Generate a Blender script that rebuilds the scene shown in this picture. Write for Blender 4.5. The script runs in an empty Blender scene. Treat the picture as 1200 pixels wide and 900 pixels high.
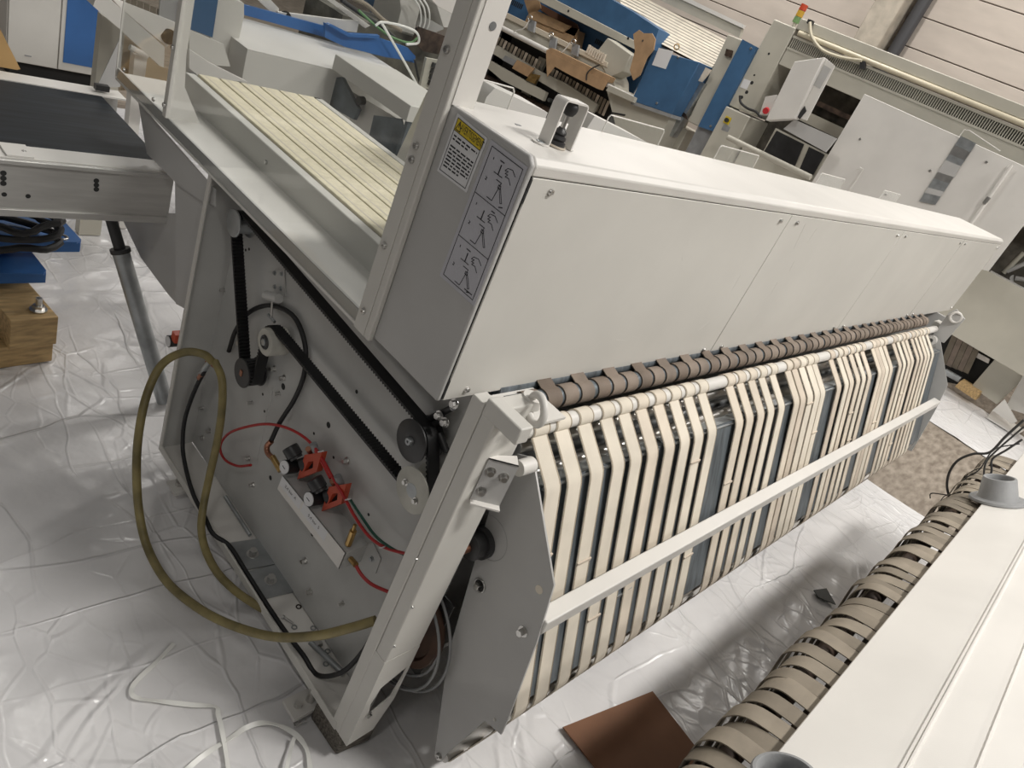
import bpy, bmesh, math, random
import numpy as np
from mathutils import Vector, Matrix, noise

random.seed(7)
SC = bpy.context.scene
COL = SC.collection

# ------------------------------------------------------------------ camera
CAM_R = ((0.67398212, -0.64010005, 0.36880892),      # image right, in world axes
         (-0.11618781, -0.58486903, -0.80276311),    # image down
         (0.72955363, 0.49819688, -0.46856309))      # viewing direction
CAM_C = (-0.86539063, -0.63974673, 1.7)
FPX = 840.0
cam_data = bpy.data.cameras.new('camera')
cam_data.sensor_width = 36.0
cam_data.lens = 36.0 * FPX / 1200.0
cam_data.clip_start = 0.02
cam = bpy.data.objects.new('camera', cam_data)
COL.objects.link(cam)
r, d, w = (Vector(v) for v in CAM_R)
cam.matrix_world = Matrix(((r.x, -d.x, -w.x, CAM_C[0]), (r.y, -d.y, -w.y, CAM_C[1]),
                           (r.z, -d.z, -w.z, CAM_C[2]), (0, 0, 0, 1)))
SC.camera = cam

# ------------------------------------------------------------------ view, world, hall lights
SC.view_settings.view_transform = 'Standard'
SC.view_settings.look = 'None'
SC.view_settings.gamma = 1.0
SC.view_settings.use_curve_mapping = False
SC.view_settings.exposure = 0.0

world = bpy.data.worlds.new('hall_air')
SC.world = world
world.use_nodes = True
world.node_tree.nodes['Background'].inputs[0].default_value = (1.0, 0.975, 0.945, 1)
world.node_tree.nodes['Background'].inputs[1].default_value = 0.095


def hall_lamp(x, y, z, power, sx=1.5, sy=0.4, col=(1.0, 0.965, 0.915)):
    l = bpy.data.lights.new('hall_lamp', 'AREA')
    l.shape = 'RECTANGLE'
    l.size, l.size_y = sx, sy
    l.energy = power
    l.color = col
    o = bpy.data.objects.new('hall_lamp', l)
    o.location = (x, y, z)
    COL.objects.link(o)


for lx, ly, lp in ((1.7, -2.2, 200), (5.6, -2.0, 150), (2.2, 3.8, 85), (6.0, 3.4, 110), (2.4, -5.6, 95), (-2.4, -5.6, 75),
                   (-3.0, -0.8, 24), (-2.6, 4.4, 14), (7.6, 1.0, 70), (7.6, 5.5, 80), (3.0, 8.0, 80)):
    hall_lamp(lx, ly, 5.2, lp)


# ------------------------------------------------------------------ pixel -> point on a plane of the place
def U(px, py, ax, v):
    a, b, c = px - 600.0, py - 450.0, FPX
    d = [CAM_R[0][i] * a + CAM_R[1][i] * b + CAM_R[2][i] * c for i in range(3)]
    k = 'xyz'.index(ax)
    t = (v - CAM_C[k]) / d[k]
    return Vector((CAM_C[0] + t * d[0], CAM_C[1] + t * d[1], CAM_C[2] + t * d[2]))


# ------------------------------------------------------------------ materials
MATS = {}


def mat(name, col, rough=0.5, metal=0.0, var=0.06, vscale=3.0, bump=0.0, bscale=300.0, stretch=None,
        col2=None, spec=0.5, bdist=0.002, coat=0.0):
    if name in MATS:
        return MATS[name]
    m = bpy.data.materials.new(name)
    m.use_nodes = True
    nt = m.node_tree
    b = nt.nodes['Principled BSDF']
    b.inputs['Roughness'].default_value = rough
    b.inputs['Metallic'].default_value = metal
    b.inputs['Specular IOR Level'].default_value = spec
    if coat:
        b.inputs['Coat Weight'].default_value = coat
    tc = nt.nodes.new('ShaderNodeTexCoord')
    mp = nt.nodes.new('ShaderNodeMapping')
    nt.links.new(tc.outputs['Object'], mp.inputs['Vector'])
    if stretch:
        mp.inputs['Scale'].default_value = stretch
    n = nt.nodes.new('ShaderNodeTexNoise')
    n.inputs['Scale'].default_value = vscale
    n.inputs['Detail'].default_value = 5
    nt.links.new(mp.outputs[0], n.inputs['Vector'])
    rp = nt.nodes.new('ShaderNodeValToRGB')
    c1 = [max(0, c * (1 - var * 1.6)) for c in col]
    c2 = list(col2) if col2 else [min(1, c * (1 + var)) for c in col]
    rp.color_ramp.elements[0].position = 0.32
    rp.color_ramp.elements[1].position = 0.66
    rp.color_ramp.elements[0].color = (*c1, 1)
    rp.color_ramp.elements[1].color = (*c2, 1)
    nt.links.new(n.outputs['Fac'], rp.inputs[0])
    nt.links.new(rp.outputs[0], b.inputs['Base Color'])
    if bump:
        n2 = nt.nodes.new('ShaderNodeTexNoise')
        n2.inputs['Scale'].default_value = bscale
        n2.inputs['Detail'].default_value = 2
        nt.links.new(mp.outputs[0], n2.inputs['Vector'])
        bp = nt.nodes.new('ShaderNodeBump')
        bp.inputs['Strength'].default_value = bump
        bp.inputs['Distance'].default_value = bdist
        nt.links.new(n2.outputs['Fac'], bp.inputs['Height'])
        nt.links.new(bp.outputs[0], b.inputs['Normal'])
    MATS[name] = m
    return m


def clear_mat(name, tint=(0.95, 0.96, 0.955), refl=1.0):
    m = bpy.data.materials.new(name)
    m.use_nodes = True
    nt = m.node_tree
    nt.nodes.remove(nt.nodes['Principled BSDF'])
    out = nt.nodes['Material Output']
    tr = nt.nodes.new('ShaderNodeBsdfTransparent')
    tr.inputs[0].default_value = (*tint, 1)
    gl = nt.nodes.new('ShaderNodeBsdfGlossy')
    gl.inputs['Roughness'].default_value = 0.06
    lw = nt.nodes.new('ShaderNodeLayerWeight')
    lw.inputs[0].default_value = 0.5
    pw = nt.nodes.new('ShaderNodeMath')
    pw.operation = 'POWER'
    pw.inputs[1].default_value = 4.0
    nt.links.new(lw.outputs['Facing'], pw.inputs[0])
    fr = nt.nodes.new('ShaderNodeMath')
    fr.operation = 'MULTIPLY_ADD'
    fr.inputs[1].default_value = 0.7
    fr.inputs[2].default_value = 0.035 * refl
    nt.links.new(pw.outputs[0], fr.inputs[0])
    mx = nt.nodes.new('ShaderNodeMixShader')
    nt.links.new(fr.outputs[0], mx.inputs[0])
    nt.links.new(tr.outputs[0], mx.inputs[1])
    nt.links.new(gl.outputs[0], mx.inputs[2])
    nt.links.new(mx.outputs[0], out.inputs[0])
    return m


PAINT = mat('light_grey_powder_coat', (0.63, 0.615, 0.575), 0.45, var=0.03, vscale=4, bump=0.12, bscale=500)
PAINTD = mat('grey_powder_coat', (0.47, 0.465, 0.455), 0.42, var=0.03, vscale=5, bump=0.1, bscale=500)
WHITE = mat('white_powder_coat', (0.70, 0.68, 0.645), 0.4, var=0.03, vscale=4, bump=0.1, bscale=500)
PLATE = mat('end_plate_paint', (0.50, 0.50, 0.485), 0.38, var=0.05, vscale=6, bump=0.08, bscale=400)
BEIGE = mat('beige_paint', (0.47, 0.45, 0.385), 0.45, var=0.05, vscale=3, bump=0.1, bscale=300)
STEEL = mat('bright_steel', (0.62, 0.61, 0.59), 0.28, 1.0, var=0.12, vscale=12)
ZINC = mat('zinc_sheet', (0.42, 0.44, 0.45), 0.4, 0.85, var=0.15, vscale=14)
DSTEEL = mat('dark_blue_steel', (0.17, 0.195, 0.215), 0.45, 0.5, var=0.25, vscale=8, stretch=(8, 1, 1))
ALU = mat('aluminium_profile', (0.56, 0.55, 0.53), 0.42, 0.55, var=0.06, vscale=9, stretch=(1, 8, 8))
BLACK = mat('black_rubber', (0.012, 0.012, 0.013), 0.55, var=0.2, vscale=20)
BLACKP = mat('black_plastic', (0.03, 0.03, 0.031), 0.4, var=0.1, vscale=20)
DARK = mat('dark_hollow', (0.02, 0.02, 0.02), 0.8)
RED = mat('red_plastic', (0.42, 0.02, 0.02), 0.35, var=0.1)
REDB = mat('red_orange_block', (0.50, 0.07, 0.03), 0.4, var=0.1)
GREEN = mat('green_tube', (0.02, 0.09, 0.06), 0.4)
HOSE = mat('olive_hose', (0.25, 0.205, 0.085), 0.45, var=0.25, vscale=14, bump=0.2, bscale=120)
BRASS = mat('brass', (0.45, 0.30, 0.12), 0.35, 0.9, var=0.2, vscale=30)
COPPER = mat('copper_fitting', (0.42, 0.20, 0.13), 0.35, 0.9, var=0.2, vscale=30)
RUST = mat('rusty_steel', (0.075, 0.05, 0.037), 0.6, 0.5, var=0.4, vscale=15)
CREAM = [mat('cream_webbing_a', (0.72, 0.66, 0.56), 0.8, var=0.07, vscale=9, bump=0.5, bscale=900, bdist=0.001),
         mat('cream_webbing_b', (0.68, 0.605, 0.505), 0.8, var=0.08, vscale=9, bump=0.5, bscale=900, bdist=0.001),
         mat('cream_webbing_c', (0.61, 0.53, 0.44), 0.8, var=0.09, vscale=9, bump=0.5, bscale=900, bdist=0.001)]
BROWN = [mat('brown_webbing_a', (0.23, 0.185, 0.15), 0.7, var=0.15, vscale=12, bump=0.5, bscale=900, bdist=0.001),
         mat('brown_webbing_b', (0.18, 0.14, 0.11), 0.7, var=0.15, vscale=12, bump=0.5, bscale=900, bdist=0.001)]
KHAKI = [mat('khaki_webbing_a', (0.26, 0.222, 0.172), 0.75, var=0.12, vscale=12, bump=0.5, bscale=900, bdist=0.001),
         mat('khaki_webbing_b', (0.20, 0.17, 0.13), 0.75, var=0.12, vscale=12, bump=0.5, bscale=900, bdist=0.001)]
YBELT = mat('pale_yellow_belt', (0.82, 0.75, 0.56), 0.6, var=0.06, vscale=60, bump=0.3, bscale=700)
CBELT = mat('conveyor_belt', (0.010, 0.014, 0.019), 0.55, spec=0.25, var=0.35, vscale=5, stretch=(1, 14, 1))
BLUE = mat('blue_paint', (0.035, 0.13, 0.36), 0.4, var=0.08, vscale=4)
BLUED = mat('dull_blue_paint', (0.045, 0.12, 0.24), 0.45, var=0.1, vscale=4)
CARD = mat('brown_cardboard', (0.20, 0.095, 0.05), 0.75, var=0.06, vscale=6)
CARDL = mat('kraft_cardboard', (0.42, 0.27, 0.15), 0.75, var=0.1, vscale=8)
PINE = mat('pine_wood', (0.50, 0.34, 0.16), 0.65, var=0.2, vscale=6, stretch=(2, 12, 12))
OLDWOOD = mat('weathered_wood', (0.13, 0.115, 0.095), 0.8, var=0.4, vscale=14, stretch=(2, 10, 10))
OCHRE = mat('ochre_panel', (0.58, 0.37, 0.16), 0.6, var=0.06)
GREYPL = mat('grey_plastic', (0.27, 0.275, 0.28), 0.55, var=0.12, vscale=10, bump=0.3, bscale=90)
STRAP = mat('white_strapping', (0.86, 0.86, 0.82), 0.35, var=0.05)
PAPER = mat('paper_white', (0.70, 0.70, 0.71), 0.6, var=0.02)
STICK = mat('sticker_grey', (0.50, 0.50, 0.54), 0.55, var=0.02)
YELLOW = mat('sticker_yellow', (0.66, 0.50, 0.03), 0.5, var=0.03)
INK = mat('print_ink', (0.02, 0.02, 0.025), 0.6)
CLEAR = clear_mat('clear_acrylic')
CLEAR2 = clear_mat('thin_clear_sheet', (0.97, 0.975, 0.97), 0.5)


# ------------------------------------------------------------------ mesh builder
class MB:
    def __init__(s):
        s.v, s.f, s.s = [], [], []

    def face(s, idx, smooth=False):
        s.f.append(tuple(idx))
        s.s.append(smooth)

    def pts(s, ps):
        b = len(s.v)
        s.v.extend(Vector(p) for p in ps)
        return list(range(b, b + len(ps)))

    def prism(s, poly, off):
        off = Vector(off)
        poly = [Vector(p) for p in poly]
        n = Vector((0, 0, 0))
        for i in range(len(poly)):
            n += (poly[i] - poly[0]).cross(poly[(i + 1) % len(poly)] - poly[0])
        if n.dot(off) > 0:
            poly = poly[::-1]
        a = s.pts(poly)
        b = s.pts([p + off for p in poly])
        s.face(a)
        s.face(b[::-1])
        k = len(a)
        for i in range(k):
            j = (i + 1) % k
            s.face((a[i], b[i], b[j], a[j]))
        return s

    def box(s, lo, hi):
        lo, hi = [min(a, b) for a, b in zip(lo, hi)], [max(a, b) for a, b in zip(lo, hi)]
        return s.prism([(lo[0], lo[1], lo[2]), (hi[0], lo[1], lo[2]), (hi[0], hi[1], lo[2]), (lo[0], hi[1], lo[2])],
                       (0, 0, hi[2] - lo[2]))

    def ring(s, outer, inner, off):
        """plate with a hole: outer and inner loops of equal length"""
        off = Vector(off)
        k = len(outer)
        o1 = s.pts(outer)
        i1 = s.pts(inner)
        o2 = s.pts([Vector(p) + off for p in outer])
        i2 = s.pts([Vector(p) + off for p in inner])
        for i in range(k):
            j = (i + 1) % k
            s.face((o1[i], o1[j], i1[j], i1[i]))
            s.face((o2[j], o2[i], i2[i], i2[j]))
            s.face((o1[j], o1[i], o2[i], o2[j]))
            s.face((i1[i], i1[j], i2[j], i2[i]))
        return s

    def cyl(s, p0, p1, r0, r1=None, n=20, caps=True, phase=0.0):
        p0, p1 = Vector(p0), Vector(p1)
        r1 = r0 if r1 is None else r1
        w = (p1 - p0).normalized()
        u = w.orthogonal().normalized()
        t = w.cross(u)
        a, b = [], []
        for i in range(n):
            q = 2 * math.pi * i / n + phase
            e = u * math.cos(q) + t * math.sin(q)
            a.append(p0 + e * r0)
            b.append(p1 + e * r1)
        a, b = s.pts(a), s.pts(b)
        for i in range(n):
            j = (i + 1) % n
            s.face((a[i], a[j], b[j], b[i]), n > 8)
        if caps:
            s.face(a[::-1])
            s.face(b)
        return s

    def lathe(s, p0, axis, prof, n=24):
        """prof: list of (radius, height along axis)"""
        p0, w = Vector(p0), Vector(axis).normalized()
        u = w.orthogonal().normalized()
        t = w.cross(u)
        rings = []
        for (rr, hh) in prof:
            rings.append(s.pts([p0 + w * hh + (u * math.cos(2 * math.pi * i / n) + t * math.sin(2 * math.pi * i / n)) * rr
                                for i in range(n)]))
        for a, b in zip(rings[:-1], rings[1:]):
            for i in range(n):
                j = (i + 1) % n
                s.face((a[i], a[j], b[j], b[i]), True)
        s.face(rings[0][::-1])
        s.face(rings[-1])
        return s

    def tube(s, pts, r, n=10, caps=True):
        pts = [Vector(p) for p in pts]
        rings = []
        u = None
        for i, p in enumerate(pts):
            a = pts[max(0, i - 1)]
            b = pts[min(len(pts) - 1, i + 1)]
            w = (b - a).normalized()
            if u is None:
                u = w.orthogonal().normalized()
            else:
                u = (u - w * u.dot(w))
                u = u.normalized() if u.length > 1e-6 else w.orthogonal().normalized()
            t = w.cross(u)
            rr = r[i] if isinstance(r, (list, tuple)) else r
            rings.append(s.pts([p + (u * math.cos(2 * math.pi * k / n) + t * math.sin(2 * math.pi * k / n)) * rr
                                for k in range(n)]))
        for a, b in zip(rings[:-1], rings[1:]):
            for i in range(n):
                j = (i + 1) % n
                s.face((a[i], a[j], b[j], b[i]), True)
        if caps:
            s.face(rings[0][::-1])
            s.face(rings[-1])
        return s

    def torus(s, c, axis, R, r, n=28, m=10):
        c, w = Vector(c), Vector(axis).normalized()
        u = w.orthogonal().normalized()
        t = w.cross(u)
        rings = []
        for i in range(n):
            q = 2 * math.pi * i / n
            e = u * math.cos(q) + t * math.sin(q)
            rings.append(s.pts([c + e * (R + r * math.cos(2 * math.pi * k / m)) + w * r * math.sin(2 * math.pi * k / m)
                                for k in range(m)]))
        for i in range(n):
            a, b = rings[i], rings[(i + 1) % n]
            for k in range(m):
                l = (k + 1) % m
                s.face((a[k], b[k], b[l], a[l]), True)
        return s

    def band(s, path, side, width, thick, closed=False, smooth=True):
        """flat ribbon: path of points, side = unit width direction, thickness along side x tangent"""
        path = [Vector(p) for p in path]
        side = Vector(side).normalized()
        n = len(path)
        L = []
        for i, p in enumerate(path):
            if closed:
                a, b = path[(i - 1) % n], path[(i + 1) % n]
            else:
                a, b = path[max(0, i - 1)], path[min(n - 1, i + 1)]
            nn = (b - a).cross(side)
            nn = nn.normalized() if nn.length > 1e-9 else Vector((0, 0, 1))
            h = side * (width / 2)
            tk = nn * (thick / 2)
            L.append(s.pts([p - h + tk, p + h + tk, p + h - tk, p - h - tk]))
        for i in range(n if closed else n - 1):
            a, b = L[i], L[(i + 1) % n]
            for k in range(4):
                l = (k + 1) % 4
                s.face((a[k], b[k], b[l], a[l]), smooth and k in (0, 2))
        if not closed:
            s.face(L[0])
            s.face(L[-1][::-1])
        return s

    def mesh(s, name):
        me = bpy.data.meshes.new(name)
        me.from_pydata([tuple(v) for v in s.v], [], s.f)
        me.polygons.foreach_set('use_smooth', s.s)
        me.update()
        bm = bmesh.new()
        bm.from_mesh(me)
        bmesh.ops.recalc_face_normals(bm, faces=bm.faces)
        bm.to_mesh(me)
        bm.free()
        me.set_sharp_from_angle(angle=math.radians(38))
        return me

    def build(s, name, m, parent=None, bevel=0.0, label=None, kind=None, seg=2):
        me = s.mesh(name)
        me.materials.append(m)
        o = bpy.data.objects.new(name, me)
        COL.objects.link(o)
        if bevel:
            md = o.modifiers.new('bevel', 'BEVEL')
            md.width = bevel
            md.segments = seg
            md.limit_method = 'ANGLE'
            md.angle_limit = math.radians(35)
        attach(o, parent)
        if label:
            o['label'] = label
        if kind:
            o['kind'] = kind
        return o


def base_of(p):
    b = Vector((0, 0, 0))
    while p is not None:
        b += p.location
        p = p.parent
    return b


def attach(o, parent):
    if parent is not None:
        o.parent = parent
        o.location = -base_of(parent)


def thing(name, label, cat, loc=(0, 0, 0), group=None):
    o = bpy.data.objects.new(name, None)
    o.empty_display_size = 0.1
    COL.objects.link(o)
    o.location = loc
    tag(o, label, cat, group)
    return o


def tag(o, label, cat, group=None, kind=None):
    o['label'] = label
    o['category'] = cat
    if group:
        o['group'] = group
    if kind:
        o['kind'] = kind
    return o


def copy_part(o, off, parent=None, name=None):
    c = o.copy()
    COL.objects.link(c)
    c.location = o.location + Vector(off)
    if parent is not None:
        c.parent = parent
    return c


def spline(pts, n=8):
    pts = [Vector(p) for p in pts]
    P = [pts[0] * 2 - pts[1]] + pts + [pts[-1] * 2 - pts[-2]]
    out = []
    for i in range(1, len(P) - 2):
        for k in range(n):
            t = k / n
            a, b, c, d = P[i - 1], P[i], P[i + 1], P[i + 2]
            out.append(0.5 * ((2 * b) + (c - a) * t + (2 * a - 5 * b + 4 * c - d) * t * t + (3 * b - a - 3 * c + d) * t ** 3))
    out.append(pts[-1])
    return out


def PX(pts, ax, v):
    return [U(p[0], p[1], ax, v) for p in pts]


def PT(pts, ax='x'):
    return [U(p[0], p[1], ax, p[2]) for p in pts]


def text_mesh(body, size, name):
    cu = bpy.data.curves.new(name, 'FONT')
    cu.body = body
    cu.size = size
    cu.align_x = 'CENTER'
    cu.align_y = 'CENTER'
    cu.resolution_u = 2
    o = bpy.data.objects.new(name, cu)
    COL.objects.link(o)
    dg = bpy.context.evaluated_depsgraph_get()
    me = bpy.data.meshes.new_from_object(o.evaluated_get(dg))
    bpy.data.objects.remove(o)
    bpy.data.curves.remove(cu)
    return me


def text_part(name, body, size, m, parent, origin, right, up, sx=1.0):
    me = text_mesh(body, size, name)
    o_, r_, u_ = Vector(origin), Vector(right), Vector(up)
    for v in me.vertices:
        v.co = o_ + r_ * (v.co.x * sx) + u_ * v.co.y
    me.materials.clear()
    me.materials.append(m)
    o = bpy.data.objects.new(name, me)
    COL.objects.link(o)
    attach(o, parent)
    return o


def bolt_mesh(p, axis, r, h, mb=None):
    mb = mb or MB()
    p, a = Vector(p), Vector(axis).normalized()
    mb.cyl(p, p + a * 0.0015, r * 1.55, n=16)
    mb.cyl(p + a * 0.0015, p + a * h, r, n=6)
    return mb


def bolts(name, ps, axis, r, h, m, parent):
    for p in ps:
        bolt_mesh(p, axis, r, h).build(name, m, parent)


def screw(name, p, axis, r, m, parent):
    p, a = Vector(p), Vector(axis).normalized()
    MB().lathe(p, a, [(r, 0), (r, r * 0.35), (r * 0.75, r * 0.8), (r * 0.3, r * 0.8), (r * 0.28, r * 0.5)], 14).build(name, m, parent)


def slab(name, pts, ax, v, depth, m, parent=None, bevel=0.0, label=None):
    off = {'x': (depth, 0, 0), 'y': (0, depth, 0), 'z': (0, 0, depth)}[ax]
    return MB().prism(PX(pts, ax, v), off).build(name, m, parent, bevel, label)
# ------------------------------------------------------------------ floor and far wall
CONC = mat('bare_concrete', (0.225, 0.18, 0.138), 0.7, var=0.2, vscale=9, bump=0.25, bscale=60, stretch=(0.8, 2.6, 1),
           col2=(0.32, 0.275, 0.225))
WALLM = mat('wall_panel_paint', (0.56, 0.495, 0.435), 0.7, var=0.05, vscale=2, bump=0.15, bscale=30, stretch=(1, 1, 4))
CONCW = mat('column_concrete', (0.46, 0.41, 0.34), 0.8, var=0.14, vscale=7, bump=0.2, bscale=60)

o = MB().box((-6, -6, -0.1), (9.4, 14, 0.0)).build('floor', CONC)
o['kind'] = 'structure'
WX = 9.0
wall = MB().box((WX + 0.06, -6, 0), (WX + 0.25, 14, 7.0)).build('wall_far', mat('joint_shadow_gap', (0.16, 0.135, 0.11), 0.9))
wall['kind'] = 'structure'
zs = [0.0] + [2.665 - 0.327 * 7 + 0.327 * i for i in range(20)] + [7.0]
for a, b in zip(zs[:-1], zs[1:]):
    MB().box((WX, -6, a + 0.005), (WX + 0.06, 14, b - 0.005)).build('wall_panel', WALLM, wall, bevel=0.006)
col = MB().box((WX - 0.34, 3.14, 0), (WX - 0.002, 3.46, 7.0)).build('trim_1', CONCW, bevel=0.015)
col['kind'] = 'structure'
pipe = thing('downpipe', 'black vertical downpipe beside the concrete column on the far wall', 'pipe', (WX - 0.1, 3.02, 0))
MB().cyl((WX - 0.1, 3.02, 0), (WX - 0.1, 3.02, 7.0), 0.075, n=18).build('pipe_run', mat('pipe_grey', (0.06, 0.06, 0.065), 0.5), pipe)
for z in (2.35, 4.2):
    MB().cyl((WX - 0.1, 3.02, z), (WX - 0.1, 3.02, z + 0.09), 0.088, n=18).build('pipe_collar', BLACKP, pipe)

# ------------------------------------------------------------------ plastic film on the floor
FILM = bpy.data.materials.new('milky_plastic_film')
FILM.use_nodes = True
nt = FILM.node_tree
b = nt.nodes['Principled BSDF']
b.inputs['Roughness'].default_value = 0.26
b.inputs['Specular IOR Level'].default_value = 0.55
tc = nt.nodes.new('ShaderNodeTexCoord')
n1 = nt.nodes.new('ShaderNodeTexNoise')
n1.inputs['Scale'].default_value = 2.2
n1.inputs['Detail'].default_value = 6
nt.links.new(tc.outputs['Object'], n1.inputs['Vector'])
rp = nt.nodes.new('ShaderNodeValToRGB')
rp.color_ramp.elements[0].position = 0.3
rp.color_ramp.elements[0].color = (0.72, 0.71, 0.715, 1)
rp.color_ramp.elements[1].position = 0.7
rp.color_ramp.elements[1].color = (0.84, 0.83, 0.83, 1)
nt.links.new(n1.outputs['Fac'], rp.inputs[0])
nt.links.new(rp.outputs[0], b.inputs['Base Color'])
wn = nt.nodes.new('ShaderNodeTexNoise')              # warps the crease network
wn.inputs['Scale'].default_value = 1.7
wn.inputs['Detail'].default_value = 3
nt.links.new(tc.outputs['Object'], wn.inputs['Vector'])
wm = nt.nodes.new('ShaderNodeVectorMath')
wm.operation = 'MULTIPLY_ADD'
wm.inputs[1].default_value = (0.16, 0.16, 0.0)
nt.links.new(wn.outputs['Color'], wm.inputs[0])
nt.links.new(tc.outputs['Object'], wm.inputs[2])


def crease(scale, stretch, rot, wide, gain):
    mp_ = nt.nodes.new('ShaderNodeMapping')
    mp_.inputs['Scale'].default_value = stretch
    mp_.inputs['Rotation'].default_value = (0, 0, rot)
    nt.links.new(wm.outputs[0], mp_.inputs['Vector'])
    vo = nt.nodes.new('ShaderNodeTexVoronoi')
    vo.feature = 'DISTANCE_TO_EDGE'
    vo.inputs['Scale'].default_value = scale
    nt.links.new(mp_.outputs[0], vo.inputs['Vector'])
    mr = nt.nodes.new('ShaderNodeMapRange')
    mr.interpolation_type = 'SMOOTHSTEP'
    mr.inputs['From Min'].default_value = 0.0
    mr.inputs['From Max'].default_value = wide
    mr.inputs['To Min'].default_value = gain
    mr.inputs['To Max'].default_value = 0.0
    nt.links.new(vo.outputs['Distance'], mr.inputs['Value'])
    msk = nt.nodes.new('ShaderNodeTexNoise')
    msk.inputs['Scale'].default_value = 2.5
    nt.links.new(mp_.outputs[0], msk.inputs['Vector'])
    mk = nt.nodes.new('ShaderNodeMapRange')
    mk.inputs['From Min'].default_value = 0.45
    mk.inputs['From Max'].default_value = 0.62
    nt.links.new(msk.outputs['Fac'], mk.inputs['Value'])
    ml = nt.nodes.new('ShaderNodeMath')
    ml.operation = 'MULTIPLY'
    nt.links.new(mr.outputs[0], ml.inputs[0])
    nt.links.new(mk.outputs[0], ml.inputs[1])
    return ml


acc = None
for args in ((1.3, (1, 0.7, 1), 0.3, 0.014, 0.30), (3.2, (0.45, 1.6, 1), 0.9, 0.026, 0.30), (2.8, (1.8, 0.45, 1), 2.3, 0.026, 0.28), (7.0, (1, 0.5, 1), 1.4, 0.045, 0.20), (12.0, (1, 0.6, 1), 0.2, 0.07, 0.12)):
    c_ = crease(*args)
    if acc is None:
        acc = c_
    else:
        ad = nt.nodes.new('ShaderNodeMath')
        ad.operation = 'ADD'
        nt.links.new(acc.outputs[0], ad.inputs[0])
        nt.links.new(c_.outputs[0], ad.inputs[1])
        acc = ad
n3 = nt.nodes.new('ShaderNodeTexNoise')
n3.inputs['Scale'].default_value = 5
n3.inputs['Detail'].default_value = 4
nt.links.new(tc.outputs['Object'], n3.inputs['Vector'])
ad = nt.nodes.new('ShaderNodeMath')
ad.operation = 'MULTIPLY_ADD'
ad.inputs[1].default_value = 0.75
nt.links.new(n3.outputs['Fac'], ad.inputs[0])
nt.links.new(acc.outputs[0], ad.inputs[2])
bp = nt.nodes.new('ShaderNodeBump')
bp.inputs['Strength'].default_value = 0.75
bp.inputs['Distance'].default_value = 0.02
nt.links.new(ad.outputs[0], bp.inputs['Height'])
nt.links.new(bp.outputs[0], b.inputs['Normal'])


def film(name, label, x0, x1, y0, y1, step, ncre, seed, edge=None, amp=1.0):
    rng = np.random.RandomState(seed)
    nx, ny = int((x1 - x0) / step) + 1, int((y1 - y0) / step) + 1
    X, Y = np.meshgrid(np.linspace(x0, x1, nx), np.linspace(y0, y1, ny), indexing='ij')
    if edge is not None:                                  # wavy torn edge on the +x side
        s = (X - x0) / (x1 - x0)
        X = X + s * (edge(Y) * 1.0)
    Z = np.full_like(X, 0.004)
    for k in range(7):                                    # soft waves
        a = rng.uniform(0, np.pi)
        fr = rng.uniform(2, 7)
        Z += amp * 0.0013 * np.sin(fr * (X * np.cos(a) + Y * np.sin(a)) + rng.uniform(0, 6))
    for k in range(ncre):                                 # creases
        cx, cy = rng.uniform(x0, x1), rng.uniform(y0, y1)
        a = rng.choice([0.35, 1.9, 2.6, rng.uniform(0, np.pi)]) + rng.normal(0, 0.25)
        L = rng.uniform(0.08, 0.55)
        wd = rng.uniform(0.006, 0.022)
        u = (X - cx) * np.cos(a) + (Y - cy) * np.sin(a)
        v = -(X - cx) * np.sin(a) + (Y - cy) * np.cos(a) + 0.12 * rng.normal() * u * u / max(L, 0.1)
        Z += amp * rng.uniform(0.002, 0.008) * np.exp(-(u / L) ** 2) * np.exp(-np.abs(v) / wd)
    Z = np.clip(Z, 0.002, 0.012)
    V = np.stack([X, Y, Z], -1).reshape(-1, 3)
    I = np.arange(nx * ny).reshape(nx, ny)
    F = np.stack([I[:-1, :-1], I[1:, :-1], I[1:, 1:], I[:-1, 1:]], -1).reshape(-1, 4)
    me = bpy.data.meshes.new(name)
    me.from_pydata(V.tolist(), [], F.tolist())
    me.polygons.foreach_set('use_smooth', [True] * len(F))
    me.materials.append(FILM)
    ob = bpy.data.objects.new(name, me)
    COL.objects.link(ob)
    tag(ob, label, 'plastic sheet')
    return ob


film('plastic_sheet', 'large crinkled milky plastic sheet covering the floor under the folding machine', -2.2, 3.72, -1.02, 4.4, 0.014,
     900, 3, edge=lambda y: 0.05 * np.sin(3 * y) - 0.20 * (y + 0.3))
film('plastic_sheet', 'narrow crumpled plastic sheet on bare concrete in front of the beige feeder machine', 5.55, 6.9, -3.0, 3.5, 0.03,
     160, 5, edge=lambda y: 0.05 * np.sin(2 * y), amp=1.3)
# ------------------------------------------------------------------ main folding machine
FM = thing('laundry_folding_machine', 'long light grey folding machine with cream ribbon apron and open belt-drive end', 'machine', (0, 0, 0.0))
PD = 0.10                                   # the end plate sits this far back from the frame face

# --- end frame
ep = MB().box((PD, 0.0, 0.095), (PD + 0.004, 1.06, 1.0)).build('end_plate', PLATE, FM)
MB().box((0.0, 0.0, 0.086), (PD, 1.06, 0.092)).build('base_tray', WHITE, FM)
MB().box((-0.001, 0.0, 0.082), (0.004, 1.062, 0.108)).build('base_lip', PAINT, FM, bevel=0.001)
MB().box((0.004, 1.056, 0.092), (PD, 1.06, 1.0)).build('rear_flange', PLATE, FM)
MB().box((-0.001, 1.046, 0.108), (0.004, 1.062, 1.0)).build('rear_lip', PAINT, FM, bevel=0.001)
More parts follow.
